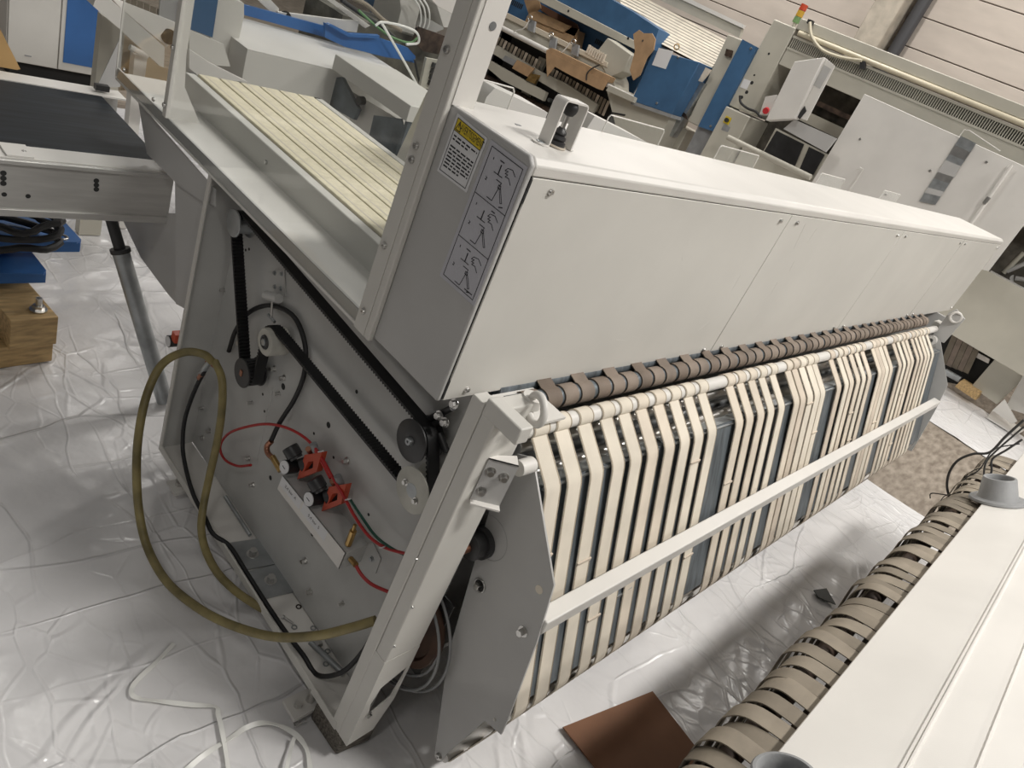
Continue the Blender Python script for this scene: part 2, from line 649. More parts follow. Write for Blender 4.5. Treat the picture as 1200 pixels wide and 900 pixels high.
# rear guard sheets outside the rear flange
MB().prism(PX([(205, 196), (246, 226), (217, 362), (206, 356)], 'x', 0.02), (0.003, 0, 0)).build('rear_guard', PAINTD, FM)
MB().prism(PX([(140, 250), (208, 250), (208, 357), (197, 345), (165, 302)], 'x', 0.06), (0.003, 0, 0)).build('rear_guard', PAINTD, FM)
MB().prism(PX([(162, 120), (252, 222), (252, 242), (232, 233), (208, 216), (172, 180)], 'x', 0.012), (0.003, 0, 0)).build('gusset_plate', PAINTD, FM)

# --- front column
MB().box((0.0, -0.0145, 0.086), (0.035, 0.018, 1.075)).build('column_lip', PAINT, FM, bevel=0.0025)
MB().box((0.001, -0.05, 0.40), (PD, -0.0155, 1.088)).build('front_column', PAINT, FM, bevel=0.003)
MB().box((0.001, -0.0502, 0.086), (0.0045, -0.0147, 0.40)).build('column_foot_web', PAINT, FM)
fo = [(0.0046, 0.40), (PD, 0.40), (PD, 0.26), (PD, 0.20), (0.075, 0.095), (0.0046, 0.086)]
fi = [(0.030, 0.292), (0.090, 0.330), (0.092, 0.296), (0.083, 0.222), (0.030, 0.185), (0.020, 0.236)]
MB().ring([(x, -0.05, z) for x, z in fo], [(x, -0.05, z) for x, z in fi], (0, 0.004, 0)).build('column_foot', PAINT, FM)
MB().box((0.0, -0.105, 1.056), (0.032, -0.0155, 1.0905)).build('column_arm', PAINT, FM, bevel=0.003)
MB().box((0.13, -0.02, 0.994), (0.27, 0.083, 1.000)).build('lift_plate', WHITE, FM)
ey = MB().torus((0.085, -0.062, 1.085), (1.0, -0.35, 0.1), 0.0265, 0.0075).build('eye_bolt', WHITE, FM)
MB().cyl((0.10, -0.035, 1.072), (0.10, -0.035, 1.092), 0.02, n=18).build('eye_bolt_collar', WHITE, ey)
bolts('bolt', [(0.07, -0.05, 0.87), (0.03, -0.05, 0.19)], (0, -1, 0), 0.006, 0.008, STEEL, FM)
for px_, py_ in ((487, 655), (483, 711), (462, 757)):
    screw('screw', U(px_, py_, 'y', -0.05), (0, -1, 0), 0.004, STEEL, FM)

def bil0(q, u, v):
    return (q[0] * (1 - u) + q[1] * u) * (1 - v) + (q[3] * (1 - u) + q[2] * u) * v


# --- apron bracket and swinging apron side plates
TL = U(573, 538, 'y', -0.053)
TR = U(608, 547, 'z', TL.z)
zb_ = U(555, 585, 'y', -0.053).z
bq = [TL, TR, Vector((TR.x, TR.y, zb_)), Vector((TL.x, TL.y, zb_))]
bw = (TR - TL).normalized()
bn = Vector((bw.y, -bw.x, 0))                  # out of the bracket, towards the aisle
if bn.dot(Vector((-1, -1, 0))) < 0:
    bn = -bn
br = MB().prism(bq, -bn * 0.004).build('apron_bracket', PAINTD, FM)
MB().prism([bq[0], bq[1], bq[1] - bn * 0.032, bq[0] - bn * 0.012], (0, 0, -0.004)).build('bracket_flange', WHITE, br)
MB().prism([bq[3], bq[2], bq[2] + bn * 0.014, bq[3] + bn * 0.012], (0, 0, 0.004)).build('bracket_flange', WHITE, br)
for u_, v_ in ((0.22, 0.25), (0.22, 0.72), (0.7, 0.3)):
    bolt_mesh(bil0(bq, u_, v_), bn, 0.0065, 0.010).build('bolt', STEEL, br)
XP = 0.17
XF = 3.52
ppx = [(606, 532), (618, 535), (626, 547), (649, 686), (629, 752), (595, 843), (587, 861), (568, 845), (524, 883),
       (516, 893), (509, 886), (523, 783), (528, 757), (573, 600), (590, 560), (597, 540)]
pl = PX(ppx, 'x', XP)
sp = MB().prism(pl, (0.005, 0, 0)).build('apron_side_plate', PAINTD, FM)
MB().prism([p + Vector((XF - XP, 0, 0)) for p in pl], (0.005, 0, 0)).build('apron_side_plate', PAINTD, FM)
MB().cyl(U(607, 549, 'x', 0.130), U(607, 549, 'x', 0.130) + Vector((0.040, 0, 0)), 0.0165, n=22).build('pivot_bush', WHITE, FM)
pv = Vector((0.0, pl[1].y, pl[1].z)) + Vector((0, 0.012, -0.018))
MB().cyl((XF - 0.035, pv.y, pv.z), (XF - 0.001, pv.y, pv.z), 0.024, n=22).build('pivot_bush', WHITE, FM)
MB().cyl((XF - 0.04, pv.y, pv.z), (XF - 0.03, pv.y, pv.z), 0.010, n=16).build('pivot_pin', STEEL, FM)
MB().cyl(U(631.5, 691, 'x', XP - 0.001), U(631.5, 691, 'x', XP - 0.001) + Vector((0.0005, 0, 0)), 0.0095, n=22).build('access_hole', CREAM[0], sp)
bolt_mesh(U(613, 740, 'x', XP), (-1, 0, 0), 0.008, 0.014).build('bolt', STEEL, sp)
bolt_mesh(U(571, 633, 'x', XP), (-1, 0, 0), 0.006, 0.008).build('bolt', STEEL, sp)
oc = U(562, 686, 'x', XP - 0.002)
MB().torus(oc, (1, 0, 0), 0.015, 0.002).build('slot_rim', STEEL, sp)
MB().cyl(oc, oc + Vector((0.001, 0, 0)), 0.015).build('slot_recess', DARK, sp)
MB().box(oc + Vector((-0.012, -0.006, -0.006)), oc + Vector((0, 0.006, 0.006))).build('square_stud', STEEL, sp, bevel=0.001)
screw('screw', U(515, 886, 'x', XP), (-1, 0, 0), 0.009, STEEL, sp)
screw('screw', U(580, 843, 'x', XP), (-1, 0, 0), 0.004, WHITE, sp)
disc = U(574, 630, 'x', XP + 0.0)
MB().torus((XP - 0.0003, disc.y, disc.z), (1, 0, 0), 0.050, 0.0007, 48, 6).build('worn_ring', mat('scuff_line', (0.33, 0.33, 0.325), 0.4), sp)
# far end swing arm with round boss
fa = MB().prism(PX([(1121, 362), (1131, 374), (1106, 402), (1090, 396), (1112, 366)], 'x', XF + 0.012), (0.01, 0, 0)).build('far_swing_arm', PAINTD, FM, bevel=0.002)
bc = U(1120, 372, 'x', XF + 0.0)
MB().torus(bc, (1, 0.4, 0), 0.026, 0.007).build('boss_ring', WHITE, fa)
MB().cyl(bc, bc + Vector((0.02, 0, 0)), 0.022).build('boss', PAINTD, fa)

# --- apron: guide sheet, rollers, ribbons, cross bar
B = Vector((0, -0.100, 0.893))
Cc = Vector((0, -0.292, 0.385))
D = Vector((0, -0.211, 0.102))
A0 = Vector((0, 0.0, 0.968))
nB = Vector((0, 0.012, -0.002))
sheet = [B + nB, Cc + nB + Vector((0, 0, 0.03)), Cc + Vector((0, 0.022, 0.03)), B + Vector((0, 0.03, -0.008))]
MB().prism([p + Vector((XP + 0.006, 0, 0)) for p in sheet], (XF - XP - 0.012, 0, 0)).build('guide_sheet', DSTEEL, FM)
for i in range(7):                         # small top rails at the bend
    x0 = XP + 0.02 + i * 0.475
    MB().box((x0, -0.094, 0.884), (x0 + 0.44, -0.060, 0.889)).build('guide_rail', ZINC, FM)
for (yy, zz, rr, nm, mm) in ((A0.y, A0.z, 0.018, 'top_roller', WHITE), (0.0, 0.925, 0.016, 'inner_roller', STEEL), (-0.045, 0.885, 0.016, 'inner_roller', STEEL),
                             (0.02, 0.86, 0.02, 'inner_roller', ZINC), (-0.06, 0.82, 0.02, 'inner_roller', ZINC), (D.y + 0.012, D.z + 0.012, 0.016, 'bottom_roller', WHITE), (-0.262, 0.378, 0.014, 'corner_roller', STEEL)):
    MB().cyl((XP + 0.006, yy, zz), (XF - 0.001, yy, zz), rr, n=20).build(nm, mm, FM)
MB().box((XP + 0.02, 0.035, 0.70), (XF - 0.01, 0.04, 0.945)).build('inner_cover', ZINC, FM)

xs110 = [0.192, 0.262, 0.339, 0.42, 0.49, 0.561, 0.638, 0.713, 0.784, 0.858, 1.02, 1.088, 1.164, 1.236, 1.316, 1.438, 1.493, 1.555,
         1.622, 1.673, 1.838, 1.922, 1.98, 2.056, 2.125, 2.198, 2.336, 2.384, 2.437, 2.498, 2.636, 2.706, 2.782, 2.844, 2.94, 3.013,
         3.086, 3.147, 3.226]
RX = [(x + 0.8654) * (0.5397 / 0.5297) - 0.8654 for x in xs110]


SELV = mat('ribbon_selvedge', (0.36, 0.30, 0.225), 0.8, var=0.1)


def ribbon_path(jig):
    p = []
    for a in range(150, -1, -15):           # over the top roller, back to front
        q = math.radians(a + 10)
        p.append(A0 + Vector((0, math.cos(q) * -0.0195 * -1 * -1, math.sin(q) * 0.0195)))
    p = [A0 + Vector((0, 0.0195 * math.cos(math.radians(q)), 0.0195 * math.sin(math.radians(q)))) for q in range(-20, 215, 15)]
    def corner(P, a, b, rr=0.012):
        u, v = (a - P).normalized(), (b - P).normalized()
        return [P + u * rr, P + (u + v) * rr * 0.28, P + v * rr]
    p += corner(B, p[-1], Cc)
    p += corner(Cc, B, D, 0.02)
    p += [D + Vector((0, 0.012, 0.012)) + Vector((0, 0.018 * math.cos(math.radians(q)), 0.018 * math.sin(math.radians(q)))) for q in (200, 230, 260, 290, 320, 350)]
    p += [Vector((0, -0.10, 0.35))]
    return p


for i, x in enumerate(RX):
    wdt = 0.050 if i not in (17, 18, 27, 28) else 0.056
    pth = ribbon_path(i)
    tw = random.uniform(-0.006, 0.006)
    pth = [q + Vector((x + tw * (1 - min(1, max(0, (q.z - 0.1) / 0.9))), 0, 0)) for q in pth]
    rb = MB().band(pth, (1, 0, 0), wdt, 0.0024).build('apron_ribbon', CREAM[(0, 0, 0, 0, 0, 1, 1, 0, 0, 0)[i] if i < 10 else random.choice((1, 1, 2, 0))], FM)
    mb = MB()
    for sg in (-1, 1):
        off_ = []
        for j_, q in enumerate(pth[:-1]):
            t_ = pth[min(j_ + 1, len(pth) - 1)] - pth[max(j_ - 1, 0)]
            n_ = t_.cross(Vector((1, 0, 0))).normalized()
            off_.append(q + n_ * 0.0013 + Vector((sg * (wdt / 2 - 0.0022), 0, 0)))
        mb.band(off_, (1, 0, 0), 0.0030, 0.0006)
    mb.build('ribbon_selvedge', SELV, rb)
    for hz in ([random.uniform(0.5, 0.88)] if random.random() < 0.3 or i in (3, 5, 8) else []):
        t = (hz - B.z) / (Cc.z - B.z)
        if 0 < t < 1:
            q = B + (Cc - B) * t + Vector((x, -0.0022, 0))
            MB().box(q + Vector((-wdt / 2, -0.002, -0.004)), q + Vector((wdt / 2, 0.002, 0.004))).build('ribbon_splice', CREAM[2], rb)

bar_c = (-0.232, 0.650)
MB().box((XP + 0.004, bar_c[0] - 0.019, bar_c[1] - 0.019), (XF - 0.03, bar_c[0] + 0.019, bar_c[1] + 0.019)).build('cross_bar', WHITE, FM, bevel=0.003)
for q in ([(724, 700), (741, 688), (729, 723), (720, 715)], [(887, 610), (906, 595), (892, 627), (884, 622)], [(985, 548), (1000, 539), (990, 560), (983, 556)],):
    MB().prism(PX(q, 'y', -0.232), (0, 0.004, 0)).build('bar_clip', ZINC, FM)

# brown drive ribbons on the roller under the cover
RB = Vector((0, 0.058, 0.985))
MB().cyl((XP, RB.y, RB.z), (XF - 0.05, RB.y, RB.z), 0.022, n=20).build('drive_roller', DSTEEL, FM)
MB().cyl((XP, 0.10, 1.0), (XF - 0.05, 0.10, 1.0), 0.016, n=16).build('drive_roller', DSTEEL, FM)
k = 0
x = 0.235
while x < XF - 0.08:
    r_ = 0.0245
    st = -40 if k % 2 else 20
    pth = [RB + Vector((x, r_ * math.cos(math.radians(q)), r_ * math.sin(math.radians(q)))) for q in range(250, 60 if k % 2 else 75, -15)]
    if k % 2:
        pth += [Vector((x + 0.006, 0.105, 1.018)), Vector((x + 0.01, 0.17, 1.02))]
    else:
        pth += [RB + Vector((x + 0.002, r_ * math.cos(math.radians(q)), r_ * math.sin(math.radians(q)))) for q in range(60, -60, -20)]
    MB().band(pth, (1, 0, 0), 0.047, 0.0022).build('drive_ribbon', BROWN[(k * 7) % 3 % 2], FM)
    x += 0.0585 if k % 3 else 0.064
    k += 1

# --- belt wheel seen between column and apron
dw = MB().lathe((0.138, 0.045, 0.36), (1, 0, 0), [(0.02, 0.008), (0.095, 0.008), (0.10, 0.0), (0.118, 0.0), (0.120, 0.003), (0.120, 0.022), (0.02, 0.022)], 48).build('drum_wheel', mat('brown_drum', (0.10, 0.05, 0.03), 0.4, var=0.3, vscale=10), FM)
for rr_, xx_ in ((0.165, 0.128), (0.140, 0.150), (0.178, 0.150)):
    MB().torus((xx_, 0.065, 0.335), (1, 0, 0), rr_, 0.0035, 56, 8).build('guard_rim', GREYPL, dw)
MB().cyl((0.152, 0.065, 0.335), (0.155, 0.065, 0.335), 0.178, n=56).build('guard_disc', CLEAR2, dw)
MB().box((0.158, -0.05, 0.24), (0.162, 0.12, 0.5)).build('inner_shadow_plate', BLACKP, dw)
MB().lathe((0.125, -0.035, 0.69), (1, 0, 0), [(0.022, 0), (0.030, 0.004), (0.030, 0.03), (0.036, 0.03), (0.036, 0.06)], 24).build('bearing_housing', BLACKP, FM)
MB().cyl((0.10, -0.035, 0.69), (0.15, -0.035, 0.69), 0.010).build('drive_shaft', COPPER, FM)
MB().box((0.125, -0.012, 0.35), (0.165, -0.006, 0.90)).build('flat_belt', BLACKP, FM)
MB().box((0.11, 0.03, 0.2), (0.16, 0.034, 0.96)).build('inner_shield', BLACKP, FM)

# --- cover box
BX1 = 4.17
YF, YB = 0.088, 0.362
Z0, Z1 = 1.004, 1.476
cov = [(0.0, YF, Z0), (0.0, YF, Z1 - 0.012), (0.0, YF + 0.012, Z1), (0.0, YB, Z1), (0.0, YB, Z0)]
MB().prism(cov, (0.010, 0, 0)).build('cover_end_cap', PAINTD, FM, bevel=0.003)
MB().prism([(0.010, YF + 0.001, Z1 - 0.030), (0.010, YF - 0.001, Z1 - 0.012), (0.010, YF + 0.010, Z1), (0.010, YB, Z1), (0.010, YB, Z1 - 0.03)], (BX1 - 0.01, 0, 0)).build('cover_top', WHITE, FM, bevel=0.003)
js = [0.014, 1.062, 2.136, 3.196, BX1]
for a, b_ in zip(js[:-1], js[1:]):
    pn = MB().box((a + 0.0015, YF, Z0), (b_ - (0.006 if b_ == js[3] else 0.0015), YF + 0.004, Z1 - 0.031)).build('cover_panel', PAINT, FM, bevel=0.001)
    for xx, zz in ((a + 0.055, Z1 - 0.05), (b_ - 0.055, Z1 - 0.05), (a + 0.055, Z0 + 0.018), (b_ - 0.055, Z0 + 0.018)):
        screw('panel_screw', (xx, YF, zz), (0, -1, 0), 0.0065, STEEL, pn)
MB().box((0.012, YF + 0.006, Z0 + 0.004), (BX1 - 0.004, YB - 0.01, Z1 - 0.031)).build('cover_core', DARK, FM)
MB().box((BX1 - 0.004, YF, Z0), (BX1, YB, Z1 - 0.031)).build('cover_end_cap', PAINT, FM)
for za, zb in ((Z0 + 0.004, Z0 + 0.045), (Z1 - 0.075, Z1 - 0.034)):
    MB().box((3.1905, YF + 0.0005, za), (3.1955, YF + 0.0055, zb)).build('joint_slot', DARK, FM)
    MB().box((0.0102, YF - 0.0006, za), (0.0152, YF + 0.005, zb)).build('joint_slot', DARK, FM)
MB().box((3.1905, YF + 0.001, Z0 + 0.045), (3.1955, YF + 0.0055, Z1 - 0.075)).build('joint_strip', WHITE, FM)
for a_, b_, c_, d_ in ((903, 345, 911, 331), (930, 292, 944, 262), (946, 285, 957, 268), (925, 318, 931, 306), (818, 388, 832, 376), (668, 380, 672, 381), (722, 398, 732, 399), (800, 300, 799, 306), (884, 372, 894, 362), (858, 340, 868, 322)):
    p_, q_ = U(a_, b_, 'y', YF), U(c_, d_, 'y', YF)
    n_ = Vector((-(q_ - p_).z, 0, (q_ - p_).x)).normalized() * 0.0009
    MB().prism([p_ - n_, q_, p_ + n_], (0, -0.0003, 0)).build('scuff_mark', WHITE, FM)
# joystick with its guard hoop
jy, jx = 0.185, 0.150
hp = []
g0, g1 = U(638, 166, 'z', Z1), U(673, 182, 'z', Z1)
ux = (g1 - g0)
ctr = (g0 + g1) / 2
ctr = Vector((0.137, 0.172, Z1))
hx = Vector((0.0305, 0, 0))
hoop = [ctr - hx * 1.28, ctr - hx * 1.02, ctr - hx * 1.0 + Vector((0, 0, 0.004)), ctr - hx + Vector((0, 0, 0.068)), ctr - hx * 0.95 + Vector((0, 0, 0.075)),
        ctr - hx * 0.85 + Vector((0, 0, 0.078)), ctr + hx * 0.85 + Vector((0, 0, 0.078)), ctr + hx * 0.95 + Vector((0, 0, 0.075)), ctr + hx + Vector((0, 0, 0.068)),
        ctr + hx * 1.0 + Vector((0, 0, 0.004)), ctr + hx * 1.02, ctr + hx * 1.2]
sd = Vector((0, 1, 0))
jg = MB().band([p + Vector((0, 0, 0.0018)) for p in hoop], sd, 0.027, 0.0030, smooth=False).build('joystick_guard', WHITE, FM)
fp = ctr - hx * 1.30
MB().cyl(fp + Vector((0, 0, 0.0005)), fp + Vector((0, 0, 0.003)), 0.0155).build('guard_foot', WHITE, jg)
MB().torus(fp + Vector((0, 0, 0.0035)), (0, 0, 1), 0.006, 0.0014, 20, 8).build('foot_screw', ZINC, jg)
jb = ctr + Vector((0, 0, 0.001))
tilt = Vector((0.02, 0.0, 1)).normalized()
jk = MB().lathe(jb, tilt, [(0.019, 0), (0.019, 0.003), (0.017, 0.004), (0.0165, 0.009), (0.012, 0.011), (0.0145, 0.014), (0.0135, 0.018), (0.0095, 0.020),
                          (0.0115, 0.023), (0.0105, 0.027), (0.007, 0.030), (0.006, 0.033)], 20).build('joystick_boot', BLACKP, FM)
MB().cyl(jb + tilt * 0.03, jb + tilt * 0.056, 0.0042, n=12).build('joystick_rod', STEEL, jk)
MB().lathe(jb + tilt * 0.053, tilt, [(0.004, 0), (0.009, 0.002), (0.0125, 0.008), (0.0135, 0.013), (0.0125, 0.019), (0.008, 0.025), (0.002, 0.027)], 20).build('joystick_knob', BLACK, jk)
MB().lathe(jb, tilt, [(0.0195, 0), (0.0195, 0.0035)], 20).build('joystick_collar', CREAM[1], jk)
MB().box((0.12, 0.255, Z1), (0.132, 0.262, Z1 + 0.001)).build('rating_mark', GREYPL, FM)
# small clear hoods along the rear edge of the cover
for (a, b_) in ((0.055, 0.19), (0.50, 0.735), (1.03, 1.28), (1.80, 2.05), (2.55, 2.80)):
    h0 = MB().box((a, YB - 0.008, Z1 + 0.001), (b_, YB - 0.005, Z1 + 0.040)).build('clear_hood', CLEAR2, FM)
    MB().tube([(a, YB - 0.0065, Z1), (a, YB - 0.0065, Z1 + 0.034), (a + 0.006, YB - 0.0065, Z1 + 0.040), (b_ - 0.006, YB - 0.0065, Z1 + 0.040),
               (b_, YB - 0.0065, Z1 + 0.034), (b_, YB - 0.0065, Z1)], 0.0016, 6).build('hood_edge', WHITE, h0)

# --- stickers on the end cap
SXp = -0.0006


def decal(poly, m, nm, d=0.0, par=None):
    return MB().prism([Vector((SXp - d, p.y, p.z)) for p in poly], (-0.0003, 0, 0)).build(nm, m, par or FM)


s1 = PX([(536.5, 132.5), (572, 162.5), (547, 226), (512.5, 200)], 'x', 0.0)
st1 = decal(s1, PAPER, 'warning_sticker')
st1['label'] = 'white warning sticker with yellow AVERTISSEMENT band'


def bil(q, u, v):
    return (q[0] * (1 - u) + q[1] * u) * (1 - v) + (q[3] * (1 - u) + q[2] * u) * v


def sub(q, u0, v0, u1, v1):
    return [bil(q, u0, v0), bil(q, u1, v0), bil(q, u1, v1), bil(q, u0, v1)]


def stroke(q, pts, wd, par, nm='print_line', m=INK):
    mb = MB()
    P = [bil(q, a, b_) for a, b_ in pts]
    for a, b_ in zip(P[:-1], P[1:]):
        t = b_ - a
        n_ = Vector((0, -t.z, t.y)).normalized() * wd / 2
        e = t.normalized() * wd * 0.3
        mb.prism([Vector((SXp - 0.0006, p.y, p.z)) for p in (a - n_ - e, b_ - n_ + e, b_ + n_ + e, a + n_ - e)], (-0.0002, 0, 0))
    return mb.build(nm, m, par)


yb = sub(s1, 0.07, 0.05, 0.93, 0.25)
decal(yb, YELLOW, 'warning_band', 0.0003, st1)
stroke(s1, [(0.07, 0.05), (0.93, 0.05), (0.93, 0.25), (0.07, 0.25), (0.07, 0.05)], 0.0012, st1)
stroke(s1, [(0.07, 0.25), (0.07, 0.95), (0.93, 0.95), (0.93, 0.25)], 0.0010, st1)
stroke(s1, [(0.10, 0.225), (0.25, 0.225), (0.175, 0.075), (0.10, 0.225)], 0.0015, st1)
stroke(s1, [(0.175, 0.12), (0.175, 0.17)], 0.0018, st1)
rt = (s1[1] - s1[0]).normalized()
upv = (s1[0] - s1[3]).normalized()
text_part('warning_lettering', 'AVERTISSEMENT', 0.0175, INK, st1, bil(s1, 0.600, 0.150) + Vector((SXp - 0.0009 - bil(s1, 0.60, 0.15).x, 0, 0)), rt, upv, 0.50)
mb = MB()
rng = random.Random(3)
for row in range(10):
    if row == 2:
        continue
    v = 0.31 + row * 0.058
    u = 0.12
    end = 0.88 if row not in (1, 9) else 0.62
    while u < end:
        l = rng.uniform(0.06, 0.17)
        q = sub(s1, u, v, min(end, u + l), v + 0.026)
        mb.prism([Vector((SXp - 0.0004, p.y, p.z)) for p in q], (-0.0002, 0, 0))
        u += l + 0.035
mb.build('warning_small_print', INK, st1)
s2 = PX([(576, 163.5), (619, 196), (556, 359), (515.5, 323)], 'x', 0.0)
st2 = decal(s2, STICK, 'instruction_sticker')
st2['label'] = 'grey sticker with three joystick pictogram fields'
for v in (0.03, 0.345, 0.66, 0.97):
    stroke(s2, [(0.08, v), (0.92, v)], 0.0011, st2)
stroke(s2, [(0.08, 0.03), (0.08, 0.97)], 0.0011, st2)
stroke(s2, [(0.92, 0.03), (0.92, 0.97)], 0.0011, st2)
for kf, v0 in enumerate((0.03, 0.345, 0.66)):
    s3 = sub(s2, 0.08, v0, 0.92, v0 + 0.315)
    stroke(s3, [(0.30, 0.40), (0.56, 0.40)], 0.0012, st2)
    stroke(s3, [(0.43, 0.39), (0.43, 0.20)], 0.0022, st2)
    stroke(s3, [(0.36, 0.13), (0.48, 0.13)] if kf != 1 else [(0.62, 0.10), (0.72, 0.10)], 0.0016, st2)
    stroke(s3, [(0.88, 0.22), (0.76, 0.14), (0.62, 0.17), (0.57, 0.24), (0.66, 0.22), (0.60, 0.29), (0.68, 0.28), (0.63, 0.34), (0.74, 0.33), (0.84, 0.42)], 0.0010, st2)
    stroke(s3, [(0.16, 0.16), (0.16, 0.20)], 0.0014, st2)
    stroke(s3, [(0.14, 0.58), (0.18, 0.60), (0.14, 0.64), (0.18, 0.64)], 0.0010, st2)
    stroke(s3, [(0.44, 0.50), (0.60, 0.50), (0.58, 0.60), (0.52, 0.92), (0.36, 0.92)], 0.0012, st2)
    stroke(s3, [(0.55, 0.56), (0.62, 0.56), (0.62, 0.62), (0.55, 0.62), (0.55, 0.56)], 0.0011, st2)
    stroke(s3, [(0.60, 0.62), (0.76, 0.86), (0.80, 0.84), (0.63, 0.60)], 0.0010, st2)
    if kf != 1:
        stroke(s3, [(0.76, 0.94), (0.86, 0.90)], 0.0016, st2)
stroke(s2, [(0.66, 0.945), (0.86, 0.945)], 0.0016, st2)

# --- rail, guard posts and clear guard on the working side
MB().box((0.0, 0.335, 1.002), (0.006, 1.70, 1.030)).build('rail_face', PAINTD, FM)
MB().box((0.006, 0.36, 1.022), (0.17, 1.66, 1.030)).build('rail_shelf', WHITE, FM)
MB().box((-0.003, 0.33, 0.996), (0.006, 1.70, 1.002)).build('rail_edge', WHITE, FM)
MB().box((-0.014, 0.316, 1.0), (-0.010, 0.352, 1.90)).build('guard_post', PAINT, FM)
MB().box((-0.014, 0.298, 0.998), (-0.001, 0.316, 1.90)).build('guard_post_fold', PAINT, FM, bevel=0.003)
MB().box((-0.003, 0.296, 1.476), (0.047, 0.300, 1.90)).build('guard_post_side', WHITE, FM)
for z in (1.045, 1.19, 1.36, 1.385, 1.55, 1.66):
    screw('screw', (-0.014, 0.336, z), (-1, 0, 0), 0.007, STEEL, FM)
MB().cyl((0.026, 0.296, 1.61), (0.026, 0.2945, 1.61), 0.007).build('grommet', ZINC, FM)
MB().box((-0.008, 1.332, 1.03), (-0.004, 1.350, 1.60)).build('guard_post', PAINT, FM)
gp = [(-0.008, 1.328, 1.03), (-0.008, 1.328, 1.60), (0.020, 1.328, 1.60), (0.022, 1.328, 1.20), (0.030, 1.328, 1.12), (0.085, 1.328, 1.03)]
MB().prism(gp, (0, 0.004, 0)).build('guard_post_side', WHITE, FM)
for z in (1.06, 1.21):
    screw('screw', (-0.008, 1.341, z), (-1, 0, 0), 0.007, STEEL, FM)
gl = MB().box((-0.0035, 0.353, 1.03), (-0.0005, 1.70, 1.60)).build('clear_guard', CLEAR, FM)
MB().box((-0.004, 1.6985, 1.004), (0.0005, 1.7015, 1.60)).build('guard_edge', WHITE, gl)
gl2 = MB().box((-0.0025, 0.353, 1.004), (-0.0005, 1.70, 1.03)).build('clear_guard', CLEAR2, FM)
for y in (1.64, 1.42):
    screw('screw', (-0.004, y, 1.045), (-1, 0, 0), 0.006, STEEL, FM)

# --- infeed bed with pale belts
BX0, BXE, BY0, BY1, BZ = 0.122, 0.586, 0.40, 1.545, 1.10
MB().box((BX0, BY0, 1.018), (BX0 + 0.030, BY1, BZ)).build('bed_side', PAINT, FM, bevel=0.003)
MB().box((BXE - 0.028, BY0, 1.018), (BXE, BY1, BZ)).build('bed_side', PAINT, FM, bevel=0.003)
MB().box((BX0 + 0.03, BY0, 1.03), (BXE - 0.028, BY1 - 0.006, BZ - 0.012)).build('bed_tray', DARK, FM)
nb = 6
wv = (BXE - BX0 - 0.058 - 0.012) / nb
for i in range(nb):
    a = BX0 + 0.034 + i * wv
    bb = MB().box((a + 0.003, BY0, BZ - 0.006), (a + wv - 0.003, BY1 - 0.004, BZ + 0.003)).build('bed_belt', YBELT, FM, bevel=0.002)
    MB().box((a + wv * 0.30, BY0, BZ + 0.003), (a + wv * 0.38, BY1 - 0.01, BZ + 0.0034)).build('belt_stripe', CREAM[0], bb)
for xx in (BX0 + 0.012, BXE - 0.03):
    MB().box((xx, BY1 - 0.004, BZ - 0.012), (xx + 0.02, BY1 + 0.004, BZ + 0.001)).build('bed_end_clip', BLACKP, FM)
screw('screw', (BX0, 1.02, 1.06), (-1, 0, 0), 0.006, STEEL, FM)
MB().box((0.17, 0.36, 1.0), (0.60, 1.62, 1.012)).build('bed_deck', PAINTD, FM)
# machine body behind and under the bed
MB().box((PD + 0.004, 0.04, 0.12), (BX1 - 0.3, 1.10, 0.14)).build('floor_beam', PAINTD, FM)
MB().box((PD + 0.006, 1.05, 0.13), (BX1 - 0.3, 1.09, 1.0)).build('rear_panel', PAINTD, FM)
MB().box((BX1 - 0.33, 0.04, 0.06), (BX1 - 0.30, 1.08, 1.0)).build('far_end_plate', PAINTD, FM)
MB().box((0.60, 0.37, 0.97), (BX1 - 0.30, 1.05, 0.99)).build('body_deck', PAINTD, FM)
MB().box((XF + 0.03, -0.04, 0.05), (XF + 0.13, 0.03, 1.0)).build('far_column', PAINT, FM)
# feet
for (fx, fy) in ((0.02, 0.93), (-0.02, 0.115)):
    ft = MB().box((fx - 0.03, fy - 0.03, 0.030), (fx + 0.05, fy + 0.03, 0.042)).build('foot_pad', WHITE, FM, bevel=0.001)
    MB().cyl((fx - 0.005, fy, 0.042), (fx - 0.005, fy, 0.056), 0.011, n=6).build('foot_bolt', STEEL, ft)
    MB().cyl((fx + 0.03, fy, 0.0125), (fx + 0.03, fy, 0.09), 0.012).build('foot_stem', STEEL, ft)
# --- toothed belt drive on the end plate
XB0, XB1 = 0.048, 0.078                      # belt lies between these


def yz(px, py, x):
    p = U(px, py, 'x', x)
    return (p.y, p.z)


P0 = (yz(283, 262, 0.063), 0.030, 1)
P1 = (yz(494, 514, 0.063), 0.034, 1)
P2 = (yz(496, 571, 0.063), 0.030, 1)
PI = (yz(322, 400, 0.063), 0.036, -1)
PS = (yz(295, 436, 0.063), 0.033, 1)
LOOP = [P0, P1, P2, PI, PS]


